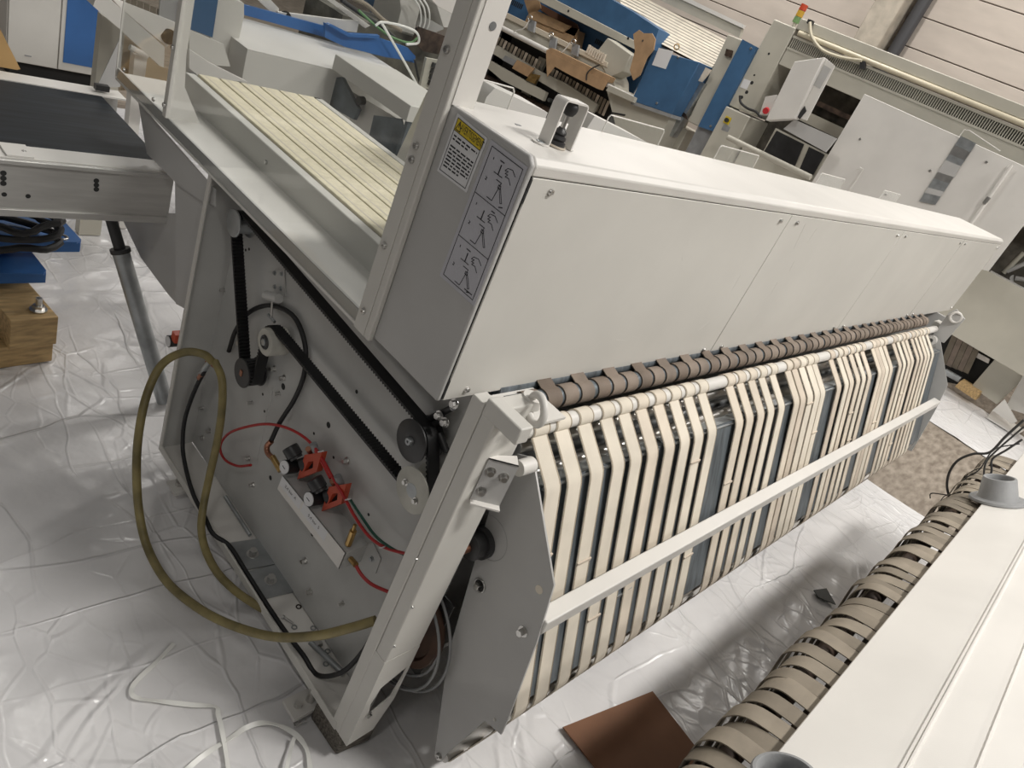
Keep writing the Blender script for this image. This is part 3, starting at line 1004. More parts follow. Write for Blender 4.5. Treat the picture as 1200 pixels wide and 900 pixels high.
def belt_points(loop, step=0.0045):
    out = []
    n = len(loop)
    T = []
    for i in range(n):
        (c1, r1, s1_), (c2, r2, s2_) = loop[i], loop[(i + 1) % n]
        c1, c2 = Vector(c1), Vector(c2)
        dv = c2 - c1
        L = dv.length
        a = math.acos(max(-1, min(1, (s1_ * r1 - s2_ * r2) / L)))
        ph = math.atan2(dv.y, dv.x) - a
        nn = Vector((math.cos(ph), math.sin(ph)))
        T.append((c1 + nn * s1_ * r1, c2 + nn * s2_ * r2))
    for i in range(n):
        p, q = T[i]
        m_ = max(2, int((q - p).length / step))
        for k_ in range(m_):
            out.append(p + (q - p) * (k_ / m_))
        (c, r_, s_) = loop[(i + 1) % n]
        c = Vector(c)
        p2 = T[(i + 1) % n][0]
        a0, a1 = math.atan2(q.y - c.y, q.x - c.x), math.atan2(p2.y - c.y, p2.x - c.x)
        if s_ > 0:
            while a1 < a0:
                a1 += 2 * math.pi
        else:
            while a1 > a0:
                a1 -= 2 * math.pi
        m_ = max(2, int(abs(a1 - a0) * r_ / step))
        for k_ in range(m_):
            an = a0 + (a1 - a0) * k_ / m_
            out.append(c + Vector((math.cos(an), math.sin(an))) * r_)
    return out


pts = belt_points(LOOP)
mb = MB()
n = len(pts)
rows = []
for i, p in enumerate(pts):
    t = (pts[(i + 1) % n] - pts[i - 1]).normalized()
    nr = Vector((t.y, -t.x))                 # outward
    ti = 0.0055 if (i // 1) % 2 else 0.001
    o_ = p + nr * 0.0035
    q_ = p - nr * ti
    rows.append(mb.pts([(XB0, o_.x, o_.y), (XB1, o_.x, o_.y), (XB1, q_.x, q_.y), (XB0, q_.x, q_.y)]))
for i in range(n):
    a, b_ = rows[i], rows[(i + 1) % n]
    for k in range(4):
        l = (k + 1) % 4
        mb.face((a[k], b_[k], b_[l], a[l]))
mb.build('toothed_belt', BLACK, FM)


def pulley(c, r, x0, x1, m, rf=None, name='pulley', n=32):
    rf = rf or r + 0.006
    return MB().lathe((x0, c[0], c[1]), (1, 0, 0), [(rf * 0.2, 0), (rf * 0.97, 0), (rf, 0.001), (rf, 0.004), (r - 0.004, 0.006), (r - 0.004, x1 - x0 - 0.003), (rf, x1 - x0 - 0.002), (rf, x1 - x0)], n).build(name, m, FM)


p = pulley(P0[0], P0[1], 0.040, 0.085, ZINC, 0.036)
p = pulley(P1[0], P1[1], 0.034, 0.086, BLACKP, 0.0455)
screw('hub_screw', (0.034, *P1[0]), (-1, 0, 0), 0.010, ZINC, p)
WPUL = mat('white_pulley', (0.50, 0.49, 0.44), 0.5, var=0.12, vscale=16)
p = pulley(P2[0], P2[1], 0.032, 0.088, WPUL, 0.050)
MB().cyl((0.0315, *P2[0]), (0.033, *P2[0]), 0.016, n=20).build('hub_bore', ZINC, p)
for dy, dz in ((0.022, 0.004), (-0.02, -0.01)):
    bolt_mesh((0.032, P2[0][0] + dy, P2[0][1] + dz), (-1, 0, 0), 0.005, 0.008).build('hub_bolt', STEEL, p)
p = MB().lathe((0.036, *PI[0]), (1, 0, 0), [(0.012, 0), (0.034, 0), (0.036, 0.003), (0.036, 0.052), (0.012, 0.052)], 32).build('idler_roller', WPUL, FM)
MB().lathe((0.030, *PI[0]), (1, 0, 0), [(0.009, 0), (0.010, 0.001), (0.010, 0.01)], 6).build('idler_bolt', ZINC, p)
MB().torus((0.036, *PI[0]), (1, 0, 0), 0.015, 0.004, 24, 8).build('idler_bearing', BLACKP, p)
p = pulley(PS[0], PS[1], 0.034, 0.085, BLACKP, 0.040, 'sprocket')
mb = MB()
for i in range(22):
    q = 2 * math.pi * i / 22
    c = Vector((0.06, PS[0][0] + 0.0335 * math.cos(q), PS[0][1] + 0.0335 * math.sin(q)))
    mb.cyl(c - Vector((0.018, 0, 0)), c + Vector((0.02, 0, 0)), 0.0028, n=6)
mb.build('sprocket_teeth', BLACKP, p)
MB().box((0.031, PS[0][0] - 0.005, PS[0][1] - 0.008), (0.036, PS[0][0] + 0.006, PS[0][1] + 0.009)).build('shaft_key', COPPER, p, bevel=0.001)
# tensioner strap and mounting hardware
tb = MB().prism(PX([(319, 317), (333, 316), (334, 347), (320, 346)], 'x', PD - 0.004), (0.004, 0, 0)).build('tensioner_bracket', PLATE, FM)
bolts('bolt', [U(a, b_, 'x', PD - 0.004) for a, b_ in ((322, 320), (330, 321), (322, 336), (329, 338))], (-1, 0, 0), 0.004, 0.005, ZINC, tb)
MB().cyl(U(312, 346, 'x', 0.075), U(327, 350, 'x', 0.075), 0.012, n=16).build('tensioner_disc', PLATE, tb)
MB().cyl(U(319, 352, 'x', 0.08), U(318, 374, 'x', 0.08), 0.003, n=8).build('tensioner_rod', STEEL, tb)
MB().cyl(U(318, 373, 'x', 0.08) - Vector((0, 0.018, 0)), U(318, 373, 'x', 0.08) + Vector((0, 0.018, 0)), 0.004, n=8).build('tensioner_nut', ZINC, tb)
for a, b_, r_ in ((262, 240, .006), (258, 272, .007), (263, 340, .005), (283, 402, .008), (246, 505, .007), (238, 513, .007), (238, 478, .006), (295, 472, .006), (333, 443, .007), (327, 461, .006), (292, 537, .007), (212, 522, .008),
                  (407, 540, .008), (297, 568, .006), (322, 432, .007), (358, 657, .008), (364, 693, .008), (402, 707, .005)):
    bolt_mesh(U(a, b_, 'x', PD), (-1, 0, 0), r_ * 0.8, 0.014).build('bolt', STEEL, FM)
for a, b_, r_ in ((332, 453, .009), (385, 498, .008), (317, 560, .007), (418, 459, .005), (391, 536, .004), (310, 482, .004), (308, 462, .004), (292, 292, .004), (288, 293, .004), (366, 626, .006), (432, 603, .004), (368, 508, .004)):
    c = U(a, b_, 'x', PD)
    MB().cyl(c, c - Vector((0.0006, 0, 0)), r_, n=14).build('plate_hole', DARK, FM)
# seam groove on the plate
g0, g1 = U(320, 455, 'x', PD - 0.0005), U(301, 540, 'x', PD - 0.0005)
MB().cyl(g0, g1, 0.0016, n=6).build('plate_seam', PLATE, FM)
# linkage between pulleys and column
for a, b_, c_, d_ in ((500, 492, 530, 478), (505, 500, 520, 490), (515, 508, 524, 530)):
    MB().cyl(U(a, b_, 'x', 0.08), U(c_, d_, 'x', 0.08), 0.007, n=10).build('linkage', BLACKP, FM)
for a, b_ in ((522, 495), (533, 473), (515, 487)):
    bolt_mesh(U(a, b_, 'x', 0.07), (-1, 0, 0), 0.007, 0.010).build('linkage_bolt', STEEL, FM)

# --- valve station
vf = PX([(331, 557), (405, 648), (397, 667), (325, 573)], 'x', 0.035)
vs = MB().prism(vf, (0.003, 0, 0)).build('valve_bracket', WHITE, FM)
MB().prism([vf[0], vf[1], Vector((PD, vf[1].y, vf[1].z)), Vector((PD, vf[0].y, vf[0].z))], (0, 0.001, -0.002)).build('bracket_shelf', PLATE, vs)
MB().prism([vf[1], vf[2], Vector((PD, vf[2].y, vf[2].z)), Vector((PD, vf[1].y, vf[1].z))], (0, 0.002, 0)).build('bracket_end', PLATE, vs)
ep2 = PX([(421, 640), (437, 636), (446, 655), (440, 672), (424, 668)], 'x', PD - 0.003)
MB().prism(ep2, (0.003, 0, 0)).build('bracket_tab', PLATE, vs)
bolt_mesh(U(436, 655, 'x', PD - 0.003), (-1, 0, 0), 0.005, 0.006).build('bolt', ZINC, vs)
for tx, u0, u1 in (('2,4 bar  A', 0.0, 0.34), ('5,4 bar  S', 0.36, 0.74)):
    q = [bil(vf, u0 + 0.005, 0.02), bil(vf, u1, 0.02), bil(vf, u1, 0.62), bil(vf, u0 + 0.005, 0.62)]
    lb = MB().prism([v_ - Vector((0.0004, 0, 0)) for v_ in q], (-0.0004, 0, 0)).build('label_tape', PAPER, vs)
    c = (q[0] + q[2]) / 2 - Vector((0.0012, 0, 0))
    rr_ = (q[1] - q[0]).normalized()
    uu = (q[0] - q[3]).normalized()
    text_part('label_lettering', tx, 0.0135, INK, lb, c, rr_, uu, 1.0)

for (dx, dy) in ((0, 0), (28.5, 37.5)):
    o0 = Vector((dx, dy))
    def V(px, py, x):
        return U(px + dx, py + dy, 'x', x)
    s_ = 1.0
    kc0, kc1 = V(352, 545, 0.06), V(339, 523, 0.045)
    kn = MB().lathe(kc1, kc0 - kc1, [(0.014, 0), (0.0190, 0.001), (0.0205, 0.004), (0.0205, 0.028), (0.017, 0.030), (0.017, 0.036)], 22).build('regulator', BLACKP, FM)
    MB().cyl(kc0, V(368, 540, 0.085), 0.017, n=14).build('regulator_body', BLACKP, kn)
    gf = V(333.5, 547.5, 0.030)
    ga = Vector((-1.0, -0.05, 0.18)).normalized()
    MB().cyl(gf - ga * 0.034, gf, 0.0185, n=22).build('gauge_case', BLACK, kn)
    gq = MB().cyl(gf, gf + ga * 0.002, 0.0170, n=24).build('gauge_dial', PAPER, kn)
    MB().cyl(gf + ga * 0.0025 + Vector((0, 0.007, 0)), gf + ga * 0.0025 - Vector((0, 0.006, 0.001)), 0.0008, n=5).build('gauge_needle', INK, kn)
    rq = [V(*q, 0.058) for q in ((357, 533), (377, 530), (371, 553), (348, 562))]
    ri = [rq[0] * 0.3 + (sum(rq, Vector()) / 4) * 0.7, rq[1] * 0.3 + (sum(rq, Vector()) / 4) * 0.7, rq[2] * 0.45 + (sum(rq, Vector()) / 4) * 0.55, rq[3] * 0.45 + (sum(rq, Vector()) / 4) * 0.55]
    MB().ring(rq, ri, (0.016, 0, 0)).build('red_yoke', REDB, kn)
    MB().cyl(V(361, 526, 0.055), V(364, 530, 0.07), 0.007, n=12).build('port_plug', COPPER, kn)
    MB().cyl(V(367, 520, 0.06), V(371, 530, 0.07), 0.009, n=10).build('push_fitting', GREYPL, kn)
MB().cyl(U(319, 535, 'x', 0.04), U(329, 552, 'x', 0.045), 0.008, n=12).build('brass_fitting', BRASS, FM)
MB().tube(spline(PT([(318, 517, .05), (313, 523, .045), (314, 531, .042), (321, 538, .04)]), 5), 0.0075, 10).build('copper_elbow', COPPER, FM)
MB().cyl(U(408, 638, 'x', 0.05), U(414, 622, 'x', 0.05), 0.0085, n=8).build('brass_muffler', BRASS, FM)
MB().cyl(U(414, 622, 'x', 0.05), U(416, 615, 'x', 0.05), 0.0045, n=8).build('muffler_tip', BRASS, FM)
MB().cyl(U(411, 655, 'x', 0.045), U(417, 662, 'x', 0.04), 0.007, n=8).build('hose_fitting', BRASS, FM)

# --- hoses and tubes
MB().tube(spline(PT([(294, 545, .075), (278, 546, .07), (263, 538, .065), (258, 523, .06), (268, 508, .06), (290, 500, .06), (315, 497, .06), (340, 503, .06), (362, 517, .062), (378, 538, .062), (390, 560, .06),
                     (402, 580, .055), (415, 604, .05), (432, 628, .05), (452, 642, .06), (476, 649, .075)]), 6), 0.0038, 10).build('red_tube', RED, FM)
MB().tube(spline(PT([(370, 527, .065), (380, 545, .065), (388, 560, .065)]), 6), 0.0055, 10).build('red_tube', RED, FM)
MB().tube(spline(PT([(416, 661, .042), (424, 674, .045), (436, 685, .055), (456, 694, .07)]), 6), 0.0042, 10).build('red_tube', RED, FM)
MB().tube(spline(PT([(410, 585, .07), (424, 606, .065), (440, 628, .06), (458, 642, .065), (476, 651, .08)]), 6), 0.0034, 8).build('green_tube', GREEN, FM)
for a, b_ in ((376, 529), (408, 585), (448, 641)):
    c = U(a, b_, 'x', 0.055)
    MB().torus(c, (0, -0.7, -0.7), 0.0065, 0.0015, 14, 6).build('cable_tie', PAPER, FM)
MB().tube(spline(PT([(318, 516, .05), (328, 495, .07), (345, 468, .085), (356, 440, .09), (358, 408, .09), (349, 378, .09), (334, 363, .088), (312, 358, .088), (291, 367, .088), (276, 388, .088), (268, 412, .085)]), 6), 0.0062, 10).build('black_air_hose', BLACK, FM)
MB().tube(spline(PT([(240, 434, .03), (228, 458, .03), (217, 490, .03), (214, 520, .025), (217, 545, .012)]) + [U(226, 578, 'z', 0.118), U(240, 606, 'z', 0.116) , U(250, 626, 'z', 0.114)] +
                 [Vector((0.012, 0.60, 0.106)), Vector((0.014, 0.50, 0.103)), Vector((0.014, 0.38, 0.103)), Vector((0.016, 0.28, 0.104)), Vector((0.022, 0.20, 0.105))] +
                 PT([(372, 791, .03), (400, 788, .03), (424, 765, .045), (440, 738, .06)]), 6), 0.0062, 10).build('black_air_hose', BLACK, FM)
MB().cyl(U(234, 440, 'x', 0.03), U(246, 424, 'x', 0.03), 0.0085, n=12).build('hose_ferrule', ZINC, FM)
MB().cyl(U(234, 443, 'x', 0.03), U(237, 438, 'x', 0.03), 0.009, n=12).build('ferrule_ring', COPPER, FM)
MB().tube(spline(PT([(249, 424, .035), (238, 415, .01), (215, 413, -.03), (190, 427, -.075), (173, 460, -.115), (163, 505, -.145), (160, 550, -.155), (163, 600, -.16), (173, 642, -.16), (195, 681, -.155), (230, 711, -.135),
                     (270, 732, -.105), (320, 746, -.065), (370, 745, -.03), (410, 736, .005), (440, 727, .04)]), 7), 0.0112, 14).build('olive_hose', HOSE, FM)
MB().tube(spline(PT([(252, 424, .04), (260, 445, .035), (260, 480, .03), (254, 520, .02), (245, 560, .005), (238, 595, -.02), (236, 620, -.035), (241, 645, -.045), (254, 670, -.045), (273, 690, -.03), (292, 704, -.012), (312, 716, .012)]), 7), 0.0108, 14).build('olive_hose', HOSE, FM)
MB().cyl(U(243, 420, 'x', 0.03), U(254, 428, 'x', 0.05), 0.012, n=12).build('hose_clamp', COPPER, FM)
# --- tray plates and rods
for q, bc_ in (([(267.5, 638), (303, 632.5), (325, 662), (285, 669)], (296, 649)), ([(287, 672), (325, 662.5), (346, 694), (308, 703)], (317, 680))):
    pp = MB().prism(PX(q, 'z', 0.093), (0, 0, 0.006)).build('tray_plate', ZINC, FM, bevel=0.0005)
    bolt_mesh(U(*bc_, 'z', 0.099), (0, 0, 1), 0.011, 0.016).build('bolt', STEEL, pp)
MB().cyl(U(264, 582, 'z', 0.108), U(293, 627, 'z', 0.108), 0.006, n=10).build('threaded_rod', ZINC, FM)
MB().cyl(U(364, 752, 'z', 0.115), U(403, 790, 'z', 0.115), 0.008, n=10).build('threaded_rod', ZINC, FM)
rc = U(372, 755, 'z', 0.115)
MB().cyl(rc + Vector((0, 0.008, 0)), rc - Vector((0, 0.008, 0)), 0.013, n=6).build('rod_nut', STEEL, FM)
# pressure gauge peeping out behind the rear lip
gq = MB().cyl((0.0, 1.10, 0.49), (0.03, 1.10, 0.49), 0.018).build('rear_gauge', BLACKP, FM)
pc = U(197, 400, 'x', -0.0)
gq.location = gq.location + Vector((pc.x, pc.y - 1.10, pc.z - 0.49))
MB().cyl((pc.x - 0.002, pc.y, pc.z), (pc.x, pc.y, pc.z), 0.016).build('gauge_dial', PAPER, FM)
MB().box((pc.x + 0.004, pc.y - 0.03, pc.z + 0.012), (pc.x + 0.04, pc.y - 0.005, pc.z + 0.04)).build('red_block', REDB, FM)

# ------------------------------------------------------------------ loose things in the tray
lb = MB()
c = U(333, 724, 'z', 0.098)
lb.cyl(c, c + Vector((0.012, -0.026, 0.0)), 0.0032, n=10)
lb.cyl(c - Vector((0.0025, -0.0055, 0)), c, 0.006, n=6)
tag(lb.build('loose_bolt', STEEL), 'small loose hex bolt lying in the base tray of the folding machine', 'bolt')
for a, b_, lab in ((345, 735, 'small steel washer lying beside the loose bolt in the base tray'),
                   (367, 736, 'small steel washer half under the olive hose in the base tray'),
                   (384, 763, 'small steel washer beside the threaded rod in the base tray'),
                   (382, 778, 'small steel washer near the front corner of the base tray'),
                   (350, 711, 'small rusty star washer above the loose bolt in the base tray')):
    c = U(a, b_, 'z', 0.0935)
    w_ = MB().torus(c, (0, 0, 1), 0.0062, 0.0018, 20, 6).build('washer', RUST if 'star' in lab else ZINC)
    tag(w_, lab, 'washer', 'washers in the base tray')
wb = MB().prism([(0.005, -0.03, 0.0125), (0.10, -0.04, 0.0125), (0.095, 0.075, 0.0125), (0.0, 0.085, 0.0125)], (0, 0, 0.069)).build('wooden_block', OLDWOOD, bevel=0.006)
tag(wb, 'dark weathered wooden block under the front foot of the folding machine', 'wood block')
# ------------------------------------------------------------------ belt conveyor behind the end of the machine
CV = thing('belt_conveyor', 'flat belt conveyor with dark blue-black belt and aluminium side rails', 'conveyor', (-1.0, 1.7, 0.0))
CX0, CX1 = -2.6, 0.065
MB().box((CX0, 1.383, 0.70), (CX1, 1.389, 0.838)).build('side_rail', ALU, CV)
MB().box((CX0, 1.375, 0.838), (CX1, 1.389, 0.850)).build('rail_ledge', ALU, CV, bevel=0.002)
MB().box((CX0, 1.376, 0.696), (CX1, 1.389, 0.716)).build('rail_foot', ALU, CV, bevel=0.002)
MB().box((CX0, 1.389, 0.846), (CX1, 1.470, 0.853)).build('rail_cover', WHITE, CV, bevel=0.001)
MB().box((-0.345, 1.390, 0.853), (-0.285, 1.468, 0.858)).build('cover_joint', WHITE, CV, bevel=0.001)
MB().box((CX0, 1.472, 0.835), (CX1, 1.975, 0.851)).build('conveyor_belt', CBELT, CV, bevel=0.004)
MB().box((CX0, 1.977, 0.846), (0.14, 2.052, 0.853)).build('rail_cover', WHITE, CV, bevel=0.001)
MB().box((CX0, 2.046, 0.70), (0.14, 2.052, 0.846)).build('side_rail', ALU, CV)
MB().box((CX0, 1.40, 0.72), (CX1 - 0.02, 2.04, 0.73)).build('slider_bed', ZINC, CV)
for a, b_, r_ in ((4, 203, .007), (4, 209, .007), (4, 215, .007), (113, 212, .007), (113, 217, .007), (113, 222, .007), (5, 228, .006), (33, 230, .006), (21, 191, .005), (57, 194, .005), (192, 207, .005)):
    c = U(a, b_, 'y', 1.382)
    MB().cyl(c, c + Vector((0, 0.0008, 0)), r_, n=14).build('rail_hole', DARK, CV)
for a, b_ in ((28, 179), (193, 195)):
    screw('rail_screw', U(a, b_, 'z', 0.853), (0, 0, 1), 0.007, STEEL, CV)
s0, s1_ = U(130, 256, 'y', 1.55), U(193, 470, 'z', 0.022)
sm = s0 + (s1_ - s0) * 0.155
lg = MB().cyl(sm, s1_, 0.026, n=22).build('telescopic_leg', ZINC, CV)
MB().cyl(s0, sm, 0.017, n=18).build('inner_leg', BLACKP, lg)
MB().cyl(sm - (s1_ - s0) * 0.008, sm + (s1_ - s0) * 0.012, 0.030, n=22).build('leg_collar', BLACKP, lg)
MB().cyl(Vector((-1.9, 1.45, 0.0125)), Vector((-1.9, 1.45, 0.70)), 0.026, n=18).build('telescopic_leg', ZINC, CV)
MB().cyl(Vector((-1.9, 1.98, 0.0125)), Vector((-1.9, 1.98, 0.70)), 0.026, n=18).build('telescopic_leg', ZINC, CV)
# triangular guide wing standing on the far rail
slab('guide_wing', [(113, 103), (141, 102), (143, 40)], 'y', 2.02, 0.004, PAINTD, CV)
c = U(116, 101, 'y', 2.0)
MB().box(c + Vector((-0.012, -0.01, -0.012)), c + Vector((0.03, 0.012, 0.006))).build('wing_clamp', BLACKP, CV)

# ------------------------------------------------------------------ timber skid with blue steel frame on it
SK = thing('timber_skid', 'pine timber skid on the plastic sheet under the blue steel frame', 'pallet', (-0.2, 1.75, 0.0))
a_, b_ = U(0, 432, 'z', 0.0125), U(61, 423, 'z', 0.0125)
ud = (b_ - a_).normalized()
vd = Vector((-ud.y, ud.x, 0))
E0 = b_


def skid_box(name, u0, u1, v0, v1, z0, z1, m=PINE):
    q = [E0 + ud * u + vd * v for u, v in ((u0, v0), (u1, v0), (u1, v1), (u0, v1))]
    return MB().prism([Vector((p.x, p.y, z0)) for p in q], (0, 0, z1 - z0)).build(name, m, SK, bevel=0.003)


skid_box('skid_plank', -1.0, 0.0, 0.0, 0.10, 0.0125, 0.095)
skid_box('skid_beam', -0.14, 0.0, -0.02, 0.80, 0.096, 0.205)
skid_box('skid_beam', -0.95, -0.81, -0.02, 0.80, 0.096, 0.205)
skid_box('skid_plank', -1.0, 0.0, 0.70, 0.80, 0.0125, 0.095)
bc = U(45, 363, 'z', 0.206)
MB().cyl(bc, bc + Vector((0, 0, 0.004)), 0.026).build('skid_washer', STEEL, SK)
MB().cyl(bc, bc + Vector((0, 0, 0.045)), 0.010, n=10).build('skid_stud', STEEL, SK)
MB().cyl(bc + Vector((0, 0, 0.004)), bc + Vector((0, 0, 0.018)), 0.018, n=6).build('skid_nut', STEEL, SK)
BF = thing('blue_steel_frame', 'blue folded steel plates bolted on the timber skid under the conveyor', 'steel frame', (-0.3, 1.9, 0.21))
low = PX([(-60, 322), (-40, 292), (32, 291), (54, 319), (51, 323)], 'z', 0.27)
MB().prism(low, (0, 0, 0.008)).build('lower_plate', BLUE, BF)
MB().prism(PX([(-60, 322), (54, 321), (54, 319), (-60, 320)], 'z', 0.272), (0, 0, -0.035)).build('lower_flange', BLUE, BF)
up = PX([(-60, 285), (-40, 256), (70, 256), (95, 283), (90, 286)], 'z', 0.345)
MB().prism(up, (0, 0, 0.008)).build('upper_plate', BLUE, BF)
MB().prism(PX([(-60, 285), (94, 285), (95, 283), (-60, 283)], 'z', 0.346), (0, 0, -0.035)).build('upper_flange', BLUE, BF)
MB().box((-0.5, 2.05, 0.206), (-0.15, 2.12, 0.345)).build('frame_post', BLUE, BF)
bc = U(72, 278, 'z', 0.354)
MB().torus(bc, (0, 0, 1), 0.018, 0.005).build('bolt_ring', STEEL, BF)
MB().box(U(56, 268, 'z', 0.355) - Vector((0.0, 0.012, 0)), U(72, 267, 'z', 0.356) + Vector((0, 0.012, 0.002))).build('paper_tag', PAPER, BF)
cc = U(15, 270, 'z', 0.40)
pts = []
for i in range(90):
    q = i * 0.21
    pts.append(cc + Vector((0.13 * math.cos(q) * (1 + 0.1 * math.sin(i * 1.7)), 0.13 * math.sin(q) * (1 + 0.08 * math.cos(i)), -0.03 + 0.0012 * i + 0.006 * math.sin(i * 0.9))))
tag(MB().tube(pts, 0.012, 8).build('cable_coil', BLACK), 'coil of black cable lying on the blue steel frame', 'cable')

# ------------------------------------------------------------------ things on the floor
tag(MB().prism(PX([(659, 853), (764, 811), (822, 886), (745, 960)], 'z', 0.024), (0, 0, 0.005)).build('cardboard_sheet', CARD),
    'flat square of brown cardboard lying on the plastic sheet', 'cardboard')


def strap(pts, lab, w=0.011):
    P = spline([U(a, b_, 'z', z) for a, b_, z in pts], 7)
    mb = MB()
    rows = []
    for i, p in enumerate(P):
        t = (P[min(i + 1, len(P) - 1)] - P[max(i - 1, 0)])
        s_ = Vector((-t.y, t.x, 0.5 * math.sin(i * 0.35) * t.length)).normalized()
        n_ = t.cross(s_).normalized() * 0.0006
        rows.append(mb.pts([p - s_ * w / 2 + n_, p + s_ * w / 2 + n_, p + s_ * w / 2 - n_, p - s_ * w / 2 - n_]))
    for a, b_ in zip(rows[:-1], rows[1:]):
        for k in range(4):
            mb.face((a[k], b_[k], b_[(k + 1) % 4], a[(k + 1) % 4]), k in (0, 2))
    mb.face(rows[0])
    mb.face(rows[-1][::-1])
    tag(mb.build('strapping_band', STRAP), lab, 'strap', 'cut strapping bands on the floor')


strap([(204, 754, .014), (183, 776, .016), (160, 798, .018), (154, 810, .018), (161, 818, .016), (190, 822, .014), (225, 826, .013), (252, 828, .014), (256, 838, .018), (261, 860, .02), (268, 905, .02), (272, 940, .018)],
      'white plastic strapping band bent in a zigzag on the plastic sheet')
strap([(215, 905, .015), (240, 884, .016), (268, 866, .018), (290, 852, .02), (310, 847, .022), (332, 852, .022), (350, 864, .022), (360, 880, .02), (364, 905, .018)],
      'clear plastic strapping band arched beside the weathered wooden block', 0.012)
strap([(345, 864, .03), (339, 885, .03), (334, 910, .03)], 'short white strapping tail hanging from the arched clear band', 0.009)
bk = MB()
c = U(349, 846, 'z', 0.012)
for q in range(3):
    pass
bk.tube([c + Vector((-0.012, -0.008, 0)), c + Vector((0.012, -0.012, 0.012)), c + Vector((0.016, 0.01, 0.012)), c + Vector((-0.008, 0.014, 0)), c + Vector((-0.012, -0.008, 0))], 0.002, 6)
bk.tube([c + Vector((0.0, -0.01, 0.006)), c + Vector((0.004, 0.012, 0.006))], 0.002, 6)
tag(bk.build('strap_buckle', STEEL), 'small wire strap buckle on the floor beside the wooden block', 'buckle')
tag(MB().prism(PX([(953, 692), (968, 690), (979, 709), (958, 700)], 'z', 0.02), (0, 0, 0.004)).build('film_scrap', mat('dark_film_scrap', (0.03, 0.035, 0.03), 0.5)),
    'small dark torn scrap on the plastic sheet between the two machines', 'scrap')

# ------------------------------------------------------------------ second ribbon machine at the camera's right
RM = thing('ribbon_folder', 'white topped machine beam with sagging khaki ribbons hanging below its edge', 'machine', (1.2, -0.8, 0.0))
RE = Vector((0.0, -0.686, 0.800))               # lower long edge of the tilted top
RN = Vector((0.0, 0.50, 0.866))                 # normal of the tilted top
RT = Vector((0.0, -0.866, 0.50))                # up the slope
RX0, RX1 = -0.45, 3.0


def rm_pt(x, u, h):
    return Vector((x, 0, 0)) + RE + RT * u + RN * h


def rm_hit(px, py, h=0.0):
    a_, b_ = U(px, py, 'z', 0.5), U(px, py, 'z', 1.2)
    p0 = RE + RN * h
    t = (p0 - a_).dot(RN) / (b_ - a_).dot(RN)
    return a_ + (b_ - a_) * t


prof = [(0.0, -0.03), (0.0, -0.003), (0.003, 0.0), (0.163, 0.0), (0.165, 0.004), (0.168, 0.004), (0.170, 0.0), (0.172, 0.004), (0.175, 0.004), (0.178, -0.002),
        (0.252, -0.008), (0.256, -0.004), (0.260, -0.009), (0.310, -0.016), (0.313, -0.020), (0.313, -0.05), (0.30, -0.05), (0.30, -0.03)]
MB().prism([rm_pt(RX0, u, h) for u, h in prof], (RX1 - RX0, 0, 0)).build('top_beam', WHITE, RM)
MB().box((-0.3, -0.945, 0.30), (RX1 - 0.05, -0.925, 0.88)).build('rear_sheet', PAINTD, RM)
MB().box((-0.3, -0.925, 0.30), (RX1 - 0.05, -0.70, 0.32)).build('lower_sheet', DARK, RM)
for xx in (0.05, RX1 - 0.12):
    for yy, zz in ((-0.895, 0.86), (-0.74, 0.78)):
        MB().box((xx, yy - 0.025, 0.0125), (xx + 0.05, yy + 0.025, zz)).build('leg', PAINTD, RM)
for yy, zz, rr in ((-0.640, 0.722, 0.020), (-0.645, 0.42, 0.022), (-0.70, 0.73, 0.02)):
    MB().cyl((-0.28, yy, zz), (RX1 - 0.06, yy, zz), rr, n=20).build('ribbon_roller', RUST, RM)
c1 = rm_hit(1169, 587, 0.0)
MB().lathe(c1 + RN * 0.0005, RN, [(0.086, 0), (0.088, 0.003), (0.085, 0.010), (0.064, 0.013), (0.060, 0.020), (0.051, 0.082), (0.049, 0.085), (0.043, 0.085), (0.041, 0.080), (0.043, 0.045), (0.010, 0.042)], 40).build('pipe_socket', GREYPL, RM)
c0 = rm_hit(920, 907, 0.05)
MB().lathe(c0 - RN * 0.0495, RN, [(0.050, 0), (0.050, 0.050), (0.047, 0.053), (0.042, 0.053), (0.040, 0.050), (0.040, 0.01)], 40).build('pipe_socket', GREYPL, RM)
rng = random.Random(11)
x = -0.36
k = 0
while x < RX1 - 0.1:
    w_ = 0.049 * rng.uniform(0.9, 1.1)
    sag = rng.uniform(0.0, 0.022)
    out = rng.uniform(-0.006, 0.012)
    tw = rng.uniform(-0.012, 0.012)
    P = spline([(x, -0.76, 0.785), (x, -0.71, 0.783 - sag * 0.3), (x, -0.665, 0.778 - sag * 0.6), (x + tw * 0.3, -0.622 + out, 0.766 - sag), (x + tw * 0.6, -0.598 + out, 0.735 - sag), (x + tw, -0.597 + out, 0.69),
                (x + tw, -0.610 + out, 0.58), (x + tw, -0.615, 0.46), (x + tw, -0.625, 0.405), (x + tw, -0.65, 0.392)], 4)
    MB().band(P, (1, 0, 0), w_, 0.0024).build('hanging_ribbon', KHAKI[k % 2 if rng.random() < 0.7 else 0], RM)
    x += 0.0545 * rng.choice((0.95, 1.04, 1.1, 1.22))
    k += 1
